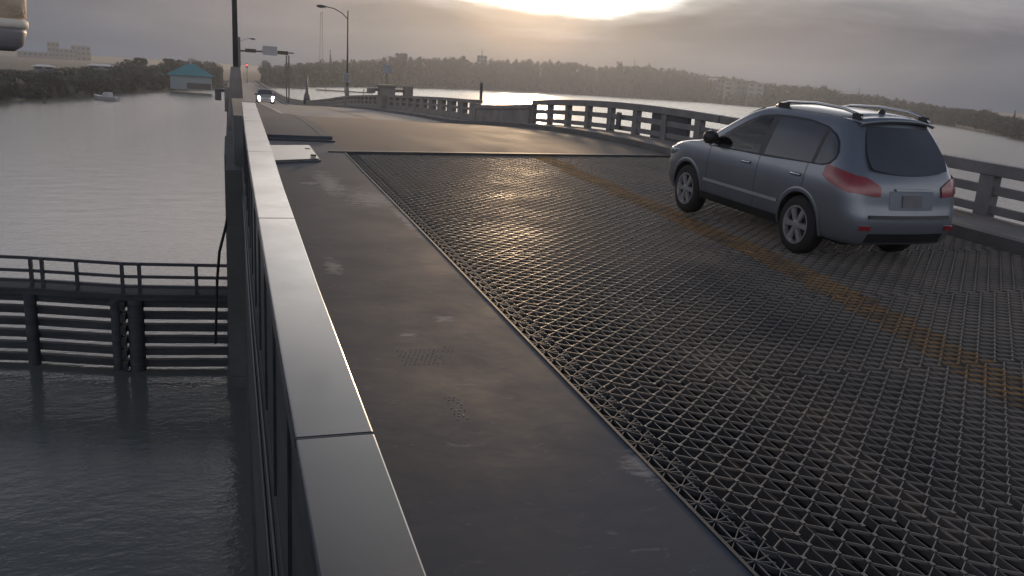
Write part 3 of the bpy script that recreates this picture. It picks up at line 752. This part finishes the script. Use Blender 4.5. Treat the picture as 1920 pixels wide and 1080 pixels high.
# bumper, plate, handle bar
def rear_box(name,x0,x1,z0,z1,off,m,n=12,thick=.03):
    g=MB()
    for k in (0,1):
        for i in range(n+1):
            x=x0+(x1-x0)*i/n; z=(z0,z1)[k]; a=x/max(.01,CAR.W(interp(CAR.yr,z),z)); y=interp(CAR.yr,z)-.05*(1-min(1,a*a))-off
            g.v.append((x,y,z)); 
    i0=len(g.v); g.v+=[(x,y+thick+off,z) for x,y,z in g.v]
    for i in range(n):
        g.f+=[(i,i+1,n+2+i,n+1+i),(i0+i,i0+n+1+i,i0+n+2+i,i0+i+1),(i,i0+i,i0+i+1,i+1),(n+1+i,n+2+i,i0+n+2+i,i0+n+1+i)]
    g.f+=[(0,n+1,i0+n+1,i0),(n,i0+n,i0+2*n+1,2*n+1)]
    return g.build(name,m,car,smooth=False)
rear_box('plate_recess',-.36,.36,.70,.92,.004,M_carp); rear_box('license_plate',-.16,.16,.745,.875,.018,M_plate); rear_box('tailgate_bar',-.28,.28,.925,.95,.022,M_carp)
rear_box('bumper_step',-.66,.66,.615,.65,.02,M_trim); rear_box('lower_bumper',-.62,.62,.33,.44,.008,M_trim)
for s in (-1,1): rear_box('reflector',min(s*.62,s*.76),max(s*.62,s*.76),.48,.53,.02,M_tail,4)
# roof rails, antenna
for s in (-1,1):
    pts=[(-.48,1.67),(-.38,1.72),(-.1,1.765),(.4,1.785),(.95,1.76),(1.15,1.72),(1.22,1.69)]
    g=MB(); g.tube([(s*.555,y,z) for y,z in pts],[.012,.016,.018,.018,.018,.016,.012],8); g.build('roof_rail',M_chrome,car,smooth=True)
    g=MB(); g.box(s*.555-.02,s*.555+.02,-.44,-.30,1.62,1.73); g.build('rail_foot',M_trim,car)
    g=MB(); g.box(s*.555-.02,s*.555+.02,.95,1.15,1.66,1.74); g.build('rail_foot',M_trim,car)
g=MB(); g.lathe([(1.72,.05),(1.765,.04),(1.785,.015)],(.0,-.2,0),'Z',10); g.build('antenna',M_trim,car,smooth=True)
# rub strips, sills, handles, mirrors, lamps
side_patch('rub_strip',frange(.42,2.2,.08),lambda y:.56,lambda y:.60,M_strip,car,.018,2)
side_patch('sill_trim',frange(.42,2.28,.08),lambda y:.29,lambda y:.40,M_trim,car,.014,2)
for y in (.14,1.22):
    for s in (-1,1):
        g=MB(); g.tube([(s*(CAR.W(y,.95)+.005),y-.09,.955),(s*(CAR.W(y,.95)+.035),y-.06,.955),(s*(CAR.W(y,.95)+.035),y+.06,.955),(s*(CAR.W(y,.95)+.005),y+.09,.955)],.016,8); g.build('door_handle',M_chrome,car,smooth=True)
for s in (-1,1):
    g=MB(); g.box(s*.88-.03,s*.88+.03,2.02,2.10,1.09,1.13)
    g.tube([(s*.90,2.06,1.16),(s*.95,2.06,1.175),(s*1.02,2.05,1.18),(s*1.10,2.03,1.175),(s*1.125,2.02,1.17)],[.05,.085,.10,.085,.045],10); g.build('wing_mirror',M_trim,car,smooth=True)
    g=MB(); g.tube([(s*.62,3.50,.80),(s*.76,3.40,.83),(s*.86,3.22,.87),(s*.895,3.02,.90)],[.06,.085,.075,.03],8); g.build('headlight',M_head,car,smooth=True)
side_patch('door_gap',[.955,.962],lambda y:.42,lambda y:1.09,M_trim,car,.004); side_patch('door_gap',[2.15,2.157],lambda y:.42,lambda y:1.05,M_trim,car,.004); side_patch('door_gap',[.0-.02,.0-.013],lambda y:.80,lambda y:1.10,M_trim,car,.004)
# seats seen through the window
for s in (-.4,.4):
    g=MB(); g.box(s-.24,s+.24,.98,1.16,1.05,1.42); g.box(s-.13,s+.13,1.0,1.1,1.42,1.54); g.build('seat',M_cabin,car,bevel=.04)
# arch lips
for yy in (0,2.7):
    for s in (-1,1):
        g=MB(); nn=26
        for i in range(nn+1):
            t=math.radians(-8+196*i/nn)
            for rr,off in ((.397,.004),(.43,.014),(.455,.004)):
                y=yy+rr*math.cos(t); z=max(.27,.36+rr*math.sin(t)); g.v.append((s*(CAR.W(y,z)+off),y,z))
        for i in range(nn):
            for k in range(2): a=i*3+k; g.f.append((a,a+1,a+4,a+3))
        g.build('arch_lip',M_carp,car,smooth=True)
def wheel(par,x,y,r=.355,wd=.23,side=1,rimm=M_rim,ns=6):
    t=empty('wheel',(x,y,r)); t.parent=par
    g=MB(); g.lathe([(-wd/2,r*.62),(-wd/2-.005,r*.8),(-wd/2+.02,r*.96),(-wd/2+.05,r),(wd/2-.05,r),(wd/2-.02,r*.96),(wd/2+.005,r*.8),(wd/2,r*.62)],(0,0,0),'X',36,False); g.build('tyre',M_black,t,smooth=True)
    xo=side*(wd/2); g=MB()
    g.lathe([(xo-side*.07,r*.60),(xo-side*.001,r*.66),(xo+side*.006,r*.66),(xo+side*.006,r*.61),(xo-side*.06,r*.56)],(0,0,0),'X',36,False)
    for k in range(ns):
        a=2*math.pi*k/ns; c_,s_=math.cos(a),math.sin(a)
        def P(rr,w_,xx): return (xo+side*xx,rr*c_-w_*s_,rr*s_+w_*c_)
        g.hexa([P(.03,-.03,-.035),P(r*.62,-.045,-.045),P(r*.62,.045,-.045),P(.03,.03,-.035)],[P(.03,-.026,-.005),P(r*.62,-.034,-.004),P(r*.62,.034,-.004),P(.03,.026,-.005)])
    g.lathe([(xo-side*.04,.07),(xo+side*.002,.06),(xo+side*.006,.03)],(0,0,0),'X',16)
    g.build('rim',rimm,t)
    g=MB(); g.lathe([(xo-side*.09,r*.58),(xo-side*.085,r*.58)],(0,0,0),'X',24); g.build('brake_disc',M_dark,t)
    return t
for y in (0,2.7):
    for s in (-1,1): wheel(car,s*.815,y,side=s)
g=MB(); g.box(-.6,.6,-.55,3.1,.22,.3); g.build('underbody',M_trim,car)
car.rotation_mode='XYZ'
CY=8.5; car.location=(7.47,CY,zd(CY)+DG); car.rotation_euler=(SL,0,R(1.8)); car.scale=(.91,.95,1.02)

# oncoming pickup
TR=Body(top=[(-2.6,1.02),(-1.0,1.02),(-.7,1.05),(-.55,1.6),(-.3,1.82),(.6,1.86),(1.0,1.8),(1.6,1.3),(1.75,1.16),(2.3,1.12),(2.75,1.05),(2.85,.95)],
    yr=[(.4,-2.6),(1.8,-2.55)],yf=[(.4,2.8),(.6,2.85),(1.1,2.8),(1.9,2.6)],wz=[(.35,.88),(.6,.96),(1.0,.97),(1.15,.93),(1.5,.83),(1.8,.72),(1.95,.6)],zlo=.38,rear=-2.6,front=2.85,k=(.95,.1,.85,.35))
tk=empty('pickup_truck'); tag(tk,'small distant silver pickup truck coming towards the camera with bright headlights','pickup truck')
M_trp=mat('pickup_paint',(.3,.3,.3),.35,.4,var=.06,scale=2,coat=.5)
tb=TR.mesh('body',M_trp,40,12,12); tb.parent=tk
g=MB()
for y in frange(1.05,1.7,.1):
    z=interp(TR.top,y)
    for u in frange(-1,1,.25): g.v.append((u*TR.W(y,z)*.93,y,z+.04*(1-u*u)+.012))
for i in range(7-1):
    for j in range(8): a=i*9+j; g.f.append((a,a+1,a+10,a+9))
g.build('windscreen',M_glass,tk)
side_patch('side_window',frange(-.4,1.35,.25),lambda y:1.17,lambda y:lerp_pts([(-.4,1.6),(.6,1.68),(1.35,1.3)],y),M_glass,tk,.01,3,B=TR)
g=MB(); g.box(-.62,.62,2.80,2.90,.72,.98); g.build('grille',M_trim,tk); g=MB(); g.box(-.95,.95,2.75,2.98,.42,.62); g.build('bumper',M_chrome,tk,bevel=.03)
M_beam=mat('headlight_on',(.9,.85,.75),.3,emit=(1,.86,.66),estr=60)
for s in (-1,1):
    g=MB(); g.lathe([(0,.14),(.12,.13),(.14,.08)],(s*.76,2.80,.86),'Y',12); g.build('headlight',M_beam,tk)
    g=MB(); g.lathe([(0,.07),(.05,.06)],(s*.7,2.97,.52),'Y',10); g.build('fog_light',M_beam,tk)
    g=MB(); g.tube([(s*.9,1.35,1.25),(s*1.15,1.35,1.28)],[.06,.12],8); g.build('wing_mirror',M_trim,tk)
for y in (-1.75,1.9):
    for s in (-1,1): wheel(tk,s*.85,y,.38,.25,s)
TY=104; tk.location=(4.15,TY,zd(TY)-.02); tk.rotation_euler=(-(zd(TY-2)-zd(TY+2))/4*-1*-1,0,R(180))
tk.rotation_euler=(math.atan((zd(TY+2)-zd(TY-2))/4)*-1,0,R(180))

# ------------------------------------------------------------------ timber fender in the water
fd=empty('timber_fender',(-3,26,0)); tag(fd,'dark timber bridge fender with walkway and handrail standing in the water at the left','fender')
FP=[(-14.5,28.6),(-9.5,27.6),(-5.6,26.6),(-2.9,25.65),(.2,25.2)]
def fx(pts): return [(x+3,y-26,z) for x,y,z in pts]
def flin(y_off,z0,z1,th,name,m):
    g=MB()
    for (xa,ya),(xb,yb) in zip(FP,FP[1:]):
        g.hexa(fx([(xa,ya+y_off,z0),(xb,yb+y_off,z0),(xb,yb+y_off+th,z0),(xa,ya+y_off+th,z0)]),fx([(xa,ya+y_off,z1),(xb,yb+y_off,z1),(xb,yb+y_off+th,z1),(xa,ya+y_off+th,z1)]))
    return g.build(name,m,fd)
for k in range(6):
    zt=.28+.37*k; flin(-.12,zt-.215,zt,.2,'wale',M_tim)
flin(-.3,2.16,2.34,1.2,'walkway',M_tim)
for z in (2.50,2.80,3.18): flin(.0,z-.045,z+.045,.06,'handrail',M_rail2)
def fpt(x):
    for (xa,ya),(xb,yb) in zip(FP,FP[1:]):
        if xa<=x<=xb: return ya+(yb-ya)*(x-xa)/(xb-xa)
    return FP[0][1]
for x in (-12.5,-10.9,-9.0,-7.2,-5.53,-5.22,-4.27,-3.02,-2.55,-.99,.1):
    g=MB(); y=fpt(x); g.box(x-.05+3,x+.05+3,y-.05-26,y+.07-26,2.3,3.22); g.build('rail_post',M_rail2,fd)
for x,w_ in ((-12.2,.3),(-9.0,.3),(-5.58,.3),(-3.22,.26),(-2.68,.40),(.1,.35)):
    g=MB(); y=fpt(x); g.tube(fx([(x,y-.2,-3),(x,y-.2,2.15)]),w_/2+.02,10); g.build('pile',M_tim,fd,smooth=True)
y=fpt(-2.95)
for k in range(6):
    g=MB(); g.box(-3.02+3-.07,-3.02+3+.07,y-.42-26,y-.125-26,.05+.37*k,.27+.37*k); g.build('spacer_block',M_tim,fd)
g=MB(); g.tube([(-.02,21,5.6),(-.12,21,5.1),(-.27,21.1,4.5),(-.34,21.2,3.8),(-.40,21.2,2.6),(-.42,21.2,2.1)],.035,8)
tag(g.build('hanging_cable',M_black,smooth=True),'thin dark hose hanging from the bridge side down past the timber fender','cable')

# ------------------------------------------------------------------ docks and boat
M_dock=mat('dock_wood',(.10,.085,.08),.8,var=.3,scale=2)
def dock(label,px0,px1,py,npile,y0,thick=.5):
    r=HC/math.tan(-math.radians(pix_az_el((px0+px1)/2,py)[1])); a=at_r(px0,py,r); b=at_r(px1,py,r)
    o=empty('dock',(a.x,a.y,0)); tag(o,label,'dock'); d=b-a; d.z=0; n_=Vector((-d.y,d.x,0)).normalized()*1.2
    g=MB(); P=[Vector((0,0,.3)),d+Vector((0,0,.3)),d+n_+Vector((0,0,.3)),n_+Vector((0,0,.3))]; g.hexa(P,[p+Vector((0,0,thick)) for p in P]); g.build('deck',M_dock,o)
    for k in range(npile):
        q=d*((k+.5)/npile); g=MB(); g.tube([(q.x,q.y,-1.5),(q.x,q.y,2.0)],.2,6); g.build('pile',M_dock,o)
dock('dark low dock with three piles on the bright water left of the gate pedestal',592,700,174,3,0)
dock('thin dark dock on the water near the far shore beyond the short flared post',508,574,167,4,0,.6)
dock('row of dark piles of a dock near the far shore left of the car',1256,1294,191,8,0,.25)
bt=at_r(200,178,196); bo=empty('boat',(bt.x,bt.y,0),R(60)); tag(bo,'small white motor boat moored by the left shore','boat')
g=MB(); st=[(-2.6,.9,.75),(-1,1.05,.7),(1,1.0,.8),(2.3,.55,.95),(3,.05,1.1)]
for y,w_,h in st: g.v+=[(-w_,y,h),(-w_*.6,y,0),(w_*.6,y,0),(w_,y,h)]
for i in range(len(st)-1):
    for k in range(4): a=4*i; g.f.append((a+k,a+(k+1)%4,a+4+(k+1)%4,a+4+k))
g.f+=[(0,1,2,3),(19,18,17,16)]
M_boat=mat('boat_white',(.5,.5,.5),.4,var=.08,scale=2); g.build('hull',M_boat,bo)
g=MB(); g.hexa([(-.7,-1,.7),(.7,-1,.7),(.6,.9,.75),(-.6,.9,.75)],[(-.65,-.9,1.7),(.65,-.9,1.7),(.5,.4,1.65),(-.5,.4,1.65)]); g.build('cabin',M_boat,bo)
for i,px in enumerate((81,85)):
    p=at_r(px,187,176); g=MB(); g.tube([(p.x,p.y,-1),(p.x,p.y,1.0)],.13,6); tag(g.build('mooring_post',M_dock),'%s of two tiny dark mooring posts in the water off the left shore'%('left one' if i==0 else 'right one'),'post','mooring posts')

# ------------------------------------------------------------------ far buildings
M_teal=mat('teal_roof',(.025,.24,.28),.6,var=.1,scale=.5)
M_wallw=mat('pale_wall',(.42,.42,.41),.8,var=.08,scale=.3)
M_wallg=mat('grey_wall',(.2,.2,.21),.8,var=.12,scale=.3)
M_win=mat('window_dark',(.03,.032,.038),.25,var=.2,scale=1)
M_roofw=mat('white_roof',(.62,.6,.58),.5,var=.06,scale=.5)
def placed(name,label,cat,px,py,r,rz=0,group=None):
    p=at_r(px,py,r); o=empty(name,(p.x,p.y,0),0); az=math.atan2(p.x,p.y); o.rotation_euler=(0,0,-az+rz); tag(o,label,cat,group); return o,p.z
# pavilion
o,z=placed('pavilion','low white pavilion with a teal hipped roof standing among trees on the left shore','pavilion',358,140,262)
g=MB(); g.box(-5.6,5.6,0,8,1,4.9); g.build('wall',mat('pavilion_wall',(.27,.34,.36),.8,var=.08,scale=.3),o)
g=MB(); e=6.6
g.v=[(-e,-1,4.9),(e,-1,4.9),(e,9,4.9),(-e,9,4.9),(-.9,4,8.2),(.9,4,8.2)]; g.f=[(0,1,5,4),(1,2,5),(2,3,4,5),(3,0,4),(3,2,1,0)]; g.build('roof',M_teal,o)
g=MB(); g.box(-.25,.25,3.8,4.3,8.1,9.7); g.build('finial',M_wallw,o)
g=MB(); g.box(-1.2,5.3,-.06,.02,1.2,2.9); g.build('opening_shade',M_win,o)  # flat dark sheet on the wall, paints the shade inside an opening
def block(label,px,py_base,py_top,off,wpx,dep,mw,nw,nf,roof=None,cat='building',name='building',rz=0,group=None,mwin=None):
    a_,_=pix_az_el(px,150); r=shore(a_)+off if off<500 else off; wd=wpx*.000646*r*(1.12 if px>1200 else 1)
    o,z=placed(name,label,cat,px,py_top,r,rz,group); zb=-2
    g=MB(); g.box(-wd/2,wd/2,0,dep,zb,z); g.build('wall',mw,o)
    if roof:
        g=MB(); g.v=[(-wd/2-.5,-.5,z+.01),(wd/2+.5,-.5,z+.01),(wd/2+.5,dep+.5,z+.01),(-wd/2-.5,dep+.5,z+.01),(-wd/2+1,dep/2,z+roof[1]),(wd/2-1,dep/2,z+roof[1])]; g.f=[(0,1,5,4),(1,2,5),(2,3,4,5),(3,0,4),(3,2,1,0)]; g.build('roof',roof[0],o)
    zbase=at_r(px,py_base,r).z
    for f in range(nf):
        for i in range(nw):
            x=-wd/2+(i+.5)*wd/nw; h=(z-zbase)/nf; zz0=zbase+h*(f+.3)
            g=MB(); g.box(x-wd/nw*.27,x+wd/nw*.27,-.08,.03,zz0,zz0+h*.45); g.build('window',mwin or M_win,o)
    return o
block('white four storey apartment wing with dark windows on the right shore',1376,188,153,14,28,14,M_wallw,2,4)
block('grey middle wing of the shore apartments between two white wings',1396,188,151,20,22,14,M_wallg,3,4)
block('small white apartment wing at the right end of the shore apartments',1418,190,156,15,24,14,M_wallw,2,4)
block('grey left wing of the shore apartments partly behind trees',1356,186,148,24,18,14,M_wallg,3,4)
block('small white house high in the trees left of the apartments',1337,162,149,60,16,10,M_wallw,2,2,(M_roofw,1.5),'house','house')
block('small pale house below the skyline trees above the white apartments',1303,150,141,80,14,10,M_wallw,2,1,(M_roofw,1.2),'house','house')
block('long low white roofed house on the wooded slope right of the apartments',1450,175,168,60,14,9,M_wallg,3,1,(M_roofw,1.3),'house','house')
block('low pale roofed house on the slope behind the front of the car roof',1492,182,174,50,26,9,M_wallg,4,1,(M_roofw,1.3),'house','house')
block('low white roofed house high on the slope above the rear of the car roof',1590,185,176,70,24,9,M_wallg,3,1,(M_roofw,1.2),'house','house')
block('pale square building with a mast above the trees left of the sun glow',904,118,104,110,18,14,M_wallg,3,2)
p=at_r(904,104,961); q=at_r(904,91,961); g=MB(); g.tube([(p.x,p.y,p.z-.5),(q.x,q.y,q.z)],[.7,.35],6); tag(g.build('mast',M_pole),'short mast on the roof of the square building above the trees','mast')
block('long white roofed shed half hidden in trees at the far left',82,131,125,60,28,8,M_wallg,2,1,(M_roofw,.5),'shed','shed')
block('long low white roofed shed beside the tall trees of the left shore',190,129,124,70,38,8,M_wallg,2,1,(M_roofw,.6),'shed','shed')
block('hazy grey tower block rising highest behind the left shore',99,125,79,1090,17,14,M_wallg,3,5)
block('hazy dark slab block right of the highest far tower',124,125,92,1080,32,14,M_wallg,5,4)
block('hazy pale block at the right end of the far group',151,125,86,1100,28,14,M_wallg,4,4)
block('hazy low wide block at the left end of the far group',66,126,97,1085,50,14,M_wallg,7,3)
# far shore pilings / house at road end, lattice mast
g=MB(); p=at_r(603,22,1120); 
g.tube([(p.x-2.2,p.y,0),(p.x-1.2,p.y,p.z)],.5,5); g.tube([(p.x+2.2,p.y,0),(p.x+1.2,p.y,p.z)],.5,5)
for k in range(14):
    z=p.z*k/14; g.tube([(p.x-2.0+.07*k,p.y,z),(p.x+2.0-.07*k,p.y,z+p.z/14)],.25,4)
tag(g.build('radio_mast',M_pole),'tall faint lattice radio mast in the haze left of the curved lamp','mast')

# ------------------------------------------------------------------ trees
M_leaf=mat('tree_foliage',(.065,.075,.06),.9,var=.5,scale=.25,spec=.2)
M_bark=mat('tree_bark',(.05,.042,.035),.9,var=.3,scale=2)
def crown(seed,kind='round',nl=900):
    rnd=random.Random(seed); g=MB(); lobes=[]
    if kind=='round':
        for k in range(11):
            a=rnd.uniform(0,6.28); rr=rnd.uniform(0,.36); lobes.append((Vector((rr*math.cos(a),rr*math.sin(a),rnd.uniform(.36,.84))),rnd.uniform(.11,.24)))
        lobes.append((Vector((0,0,.6)),.33)); lobes.append((Vector((rnd.uniform(-.2,.2),0,.3)),.26))
    elif kind=='flat':
        for k in range(9):
            a=rnd.uniform(0,6.28); rr=rnd.uniform(0,.5); lobes.append((Vector((rr*math.cos(a),rr*math.sin(a),rnd.uniform(.72,.9))),rnd.uniform(.09,.16)))
    else:
        for k in range(14): z=.1+.9*k/14; lobes.append((Vector((rnd.uniform(-.02,.02),rnd.uniform(-.02,.02),z)),.16*(1.05-z)+.012))
    tot=sum(r_*r_ for _,r_ in lobes)
    for c,r_ in lobes:
        for _ in range(int(nl*r_*r_/tot)):
            d=Vector((rnd.gauss(0,1),rnd.gauss(0,1),rnd.gauss(0,1))).normalized(); p=c+d*r_*rnd.uniform(.6,1.08)
            if kind=='flat': p.z=c.z+(p.z-c.z)*.45
            s=rnd.uniform(.018,.04); u=Vector((rnd.gauss(0,1),rnd.gauss(0,1),rnd.gauss(0,1))).normalized(); v=u.cross(d+Vector((.01,.02,0))).normalized(); u=v.cross(d).normalized()*1.0+d*rnd.uniform(-.5,.5)
            g.quad(p-u*s-v*s,p+u*s-v*s*.6,p+u*s+v*s,p-u*s*.6+v*s)
    me=bpy.data.meshes.new('crown'); me.from_pydata(g.v,[],g.f); me.materials.append(M_leaf); return me
def trunk(kind):
    g=MB(); top=.78 if kind=='flat' else .6
    g.tube([(0,0,-.15),(.01,0,.2),(-.01,.01,top)],[.03,.022,.012],6)
    for k in range(5):
        a=k*1.3; z=.25+.06*k; g.tube([(0,0,z),(.12*math.cos(a),.12*math.sin(a),z+.14),(.25*math.cos(a),.25*math.sin(a),z+.24)],[.012,.008,.004],5)
    me=bpy.data.meshes.new('tree'); me.from_pydata(g.v,[],g.f); me.materials.append(M_bark); return me
CR={'round':[crown(s) for s in range(7)],'flat':[crown(20+s,'flat',600) for s in range(2)],'spire':[crown(40,'spire',700)]}
TK={k:trunk(k) for k in CR}
rnd=random.Random(3)
def tree(x,y,z,h,w_,kind,label,group=None,lean=0):
    o=bpy.data.objects.new('tree',TK[kind]); C.objects.link(o); o.location=(x,y,z); o.scale=(w_,w_,h); o.rotation_euler=(0,lean,rnd.uniform(0,6.28) if not lean else 0)
    c=bpy.data.objects.new('crown',rnd.choice(CR[kind])); C.objects.link(c); c.parent=o
    tag(o,label,'tree',group)
def region(px):
    if px<225: return 'grey green tree in the dense wood at the far left shore'
    if px<425: return 'dark tree of the wood round the teal roofed pavilion'
    if px<660: return 'hazy tree beside the distant road between the lamp pole and the curved lamp'
    if px<900: return 'olive hazy tree of the far shore wood between curved lamp and square building'
    if px<1110: return 'golden brown tree in the sun glow on the far shore'
    if px<1330: return 'dark hazy tree of the far shore wood left of the apartments'
    if px<1560: return 'small grey green tree round the shore apartments and white roofed houses'
    return 'blue grey tree of the far right shore beyond the car'
px=-260; prev=None; cnt=0
rows=((5,.55,.75),(38,.75,.9),(80,1.0,1.0))
for ri,(off,fa,fb) in enumerate(rows):
    px=-60
    while px<1985:
        a,_=pix_az_el(px,150); s=shore(a); r=s+off+rnd.uniform(-3,8)
        # wanted top elevation
        tz=topz(a,r); gz_=max(ground(a,r),.5); x,y=r*math.sin(R(a)),r*math.cos(R(a))
        H=(tz-gz_)*(rnd.uniform(.93,1.03) if ri==2 else rnd.uniform(fa,fb))
        H=max(H,3.2); wpx=max(9,min(H*1.0,13)*rnd.uniform(.8,1.15))
        step=wpx*.60/(r*.000646)
        if not(-3<x<17 and a<16): 
            skip=(319<px<397 and ri<2) or (1343<px<1428 and ri==0 and rnd.random()<.8) 
            if skip and px<400: H=min(H,3.0)
            if 1340<px<1430 and ri<2: H=min(H,5)
            if not (1343<px<1428 and ri<2 and rnd.random()<.75): 
                kind='round'
                tree(x,y,gz_-.3,H,wpx*1.0,kind,region(px),'trees: '+region(px)); cnt+=1
        px+=max(4.5,step*(1.0 if ri else 1.05))
# trees that stand out on the skyline
def special(px,ptop,r_off,w_,kind,label,hh=None,lean=0):
    a,_=pix_az_el(px,ptop); r=shore(a)+r_off; p=at_r(px,ptop,r); z0=ground(a,r)-.3; H=p.z-z0
    tree(p.x,p.y,z0,H,w_,kind,label,None,lean)
special(1191,110,90,9,'spire','narrow pointed conifer on the skyline right of centre')
special(1163,112,85,8,'round','round tufted tree on the skyline left of the pointed conifer')
special(1905,206,60,7,'spire','narrow dark cypress on the far right skyline')
special(1612,163,70,6,'spire','thin conifer on the skyline above the car roof')
special(622,92,60,8,'spire','bent ragged tree with a bare leaning top left of the curved lamp post',lean=-.06)
special(750,97,80,13,'flat','flat topped tree standing out on the skyline right of the curved lamp')
special(870,103,80,12,'flat','flat topped tree on the skyline left of the square building with a mast')
special(268,106,60,7,'flat','flat topped tree above the dark wood left of the pavilion')
special(325,108,60,8,'flat','wide flat topped tree on the skyline above the teal roof')
print('trees',cnt)
# understorey along the bank: uncountable
g=MB(); rnd=random.Random(9)
for _ in range(26000):
    a=rnd.uniform(-14,56); s=shore(a); d=abs(rnd.gauss(0,26))+1; r=s+d; x,y=r*math.sin(R(a)),r*math.cos(R(a))
    if -2<x<15 and a<16: continue
    if math.hypot(x+16.5,y-261)<0: continue
    gz_=max(ground(a,r),.3); top=max(1.5,(topz(a,r)-gz_)*.62); 
    azp=a
    z=gz_+rnd.uniform(0,1)**1.2*min(top,9)
    if -5.2<a<-.2 and r<275: z=min(z,gz_+1.7)
    s_=rnd.uniform(.5,1.1); u=Vector((rnd.gauss(0,1),rnd.gauss(0,1),rnd.gauss(0,.6))).normalized()*s_; v=u.cross(Vector((rnd.gauss(0,1),rnd.gauss(0,1),.3))).normalized()*s_
    p=Vector((x,y,z)); g.quad(p-u-v,p+u-v*.6,p+u*.8+v,p-u*.7+v)
tag(g.build('undergrowth',M_leaf,fix=False),'dense dark undergrowth along the far banks','undergrowth',kind='stuff')

# ------------------------------------------------------------------ weathered housing at the top left corner
M_tan=mat('weathered_tan',(.6,.46,.32),.75,.1,var=.35,scale=14,bump=.3,col2=(.85,.7,.52))
M_tan2=mat('weathered_band',(.9,.82,.68),.7,.0,var=.15,scale=12)
c=Vector((0,0,HC))+ray(-18,-62)*1.1
hb=empty('lantern_housing',c); tag(hb,'tan weathered round lamp housing hanging at the top left corner','lamp housing')
g=MB(); g.lathe([(-.052,.026),(-.05,.030),(-.03,.031),(.02,.029),(.12,.028)],(0,0,0),'Z',28); g.build('barrel',M_tan,hb,smooth=True)
g=MB(); g.lathe([(-.062,.0285),(-.060,.0315),(-.054,.0315),(-.052,.029)],(0,0,0),'Z',28); g.build('collar',M_tan2,hb,smooth=True)
g=MB(); g.lathe([(-.086,.016),(-.080,.025),(-.066,.029),(-.062,.0285)],(0,0,0),'Z',28); g.build('lens_cap',mat('housing_dark',(.3,.28,.28),.5,var=.2,scale=10),hb,smooth=True)
g=MB(); g.tube([(0,0,.10),(-.03,0,.5),(-.08,-.05,1.2)],.006,8); g.build('hanger',M_pole,hb)

# ------------------------------------------------------------------ haze
g=MB(); g.box(-420,900,-40,1180,-3.2,60)
hm=bpy.data.materials.new('haze'); hm.use_nodes=True; n=hm.node_tree.nodes; n.remove(n['Principled BSDF']); pv=n.new('ShaderNodeVolumePrincipled')
pv.inputs['Color'].default_value=(.37,.42,.50,1); pv.inputs['Density'].default_value=.00058; pv.inputs['Anisotropy'].default_value=.55
hm.node_tree.links.new(pv.outputs[0],n['Material Output'].inputs['Volume'])
hz=g.build('haze',hm); tag(hz,kind='stuff')
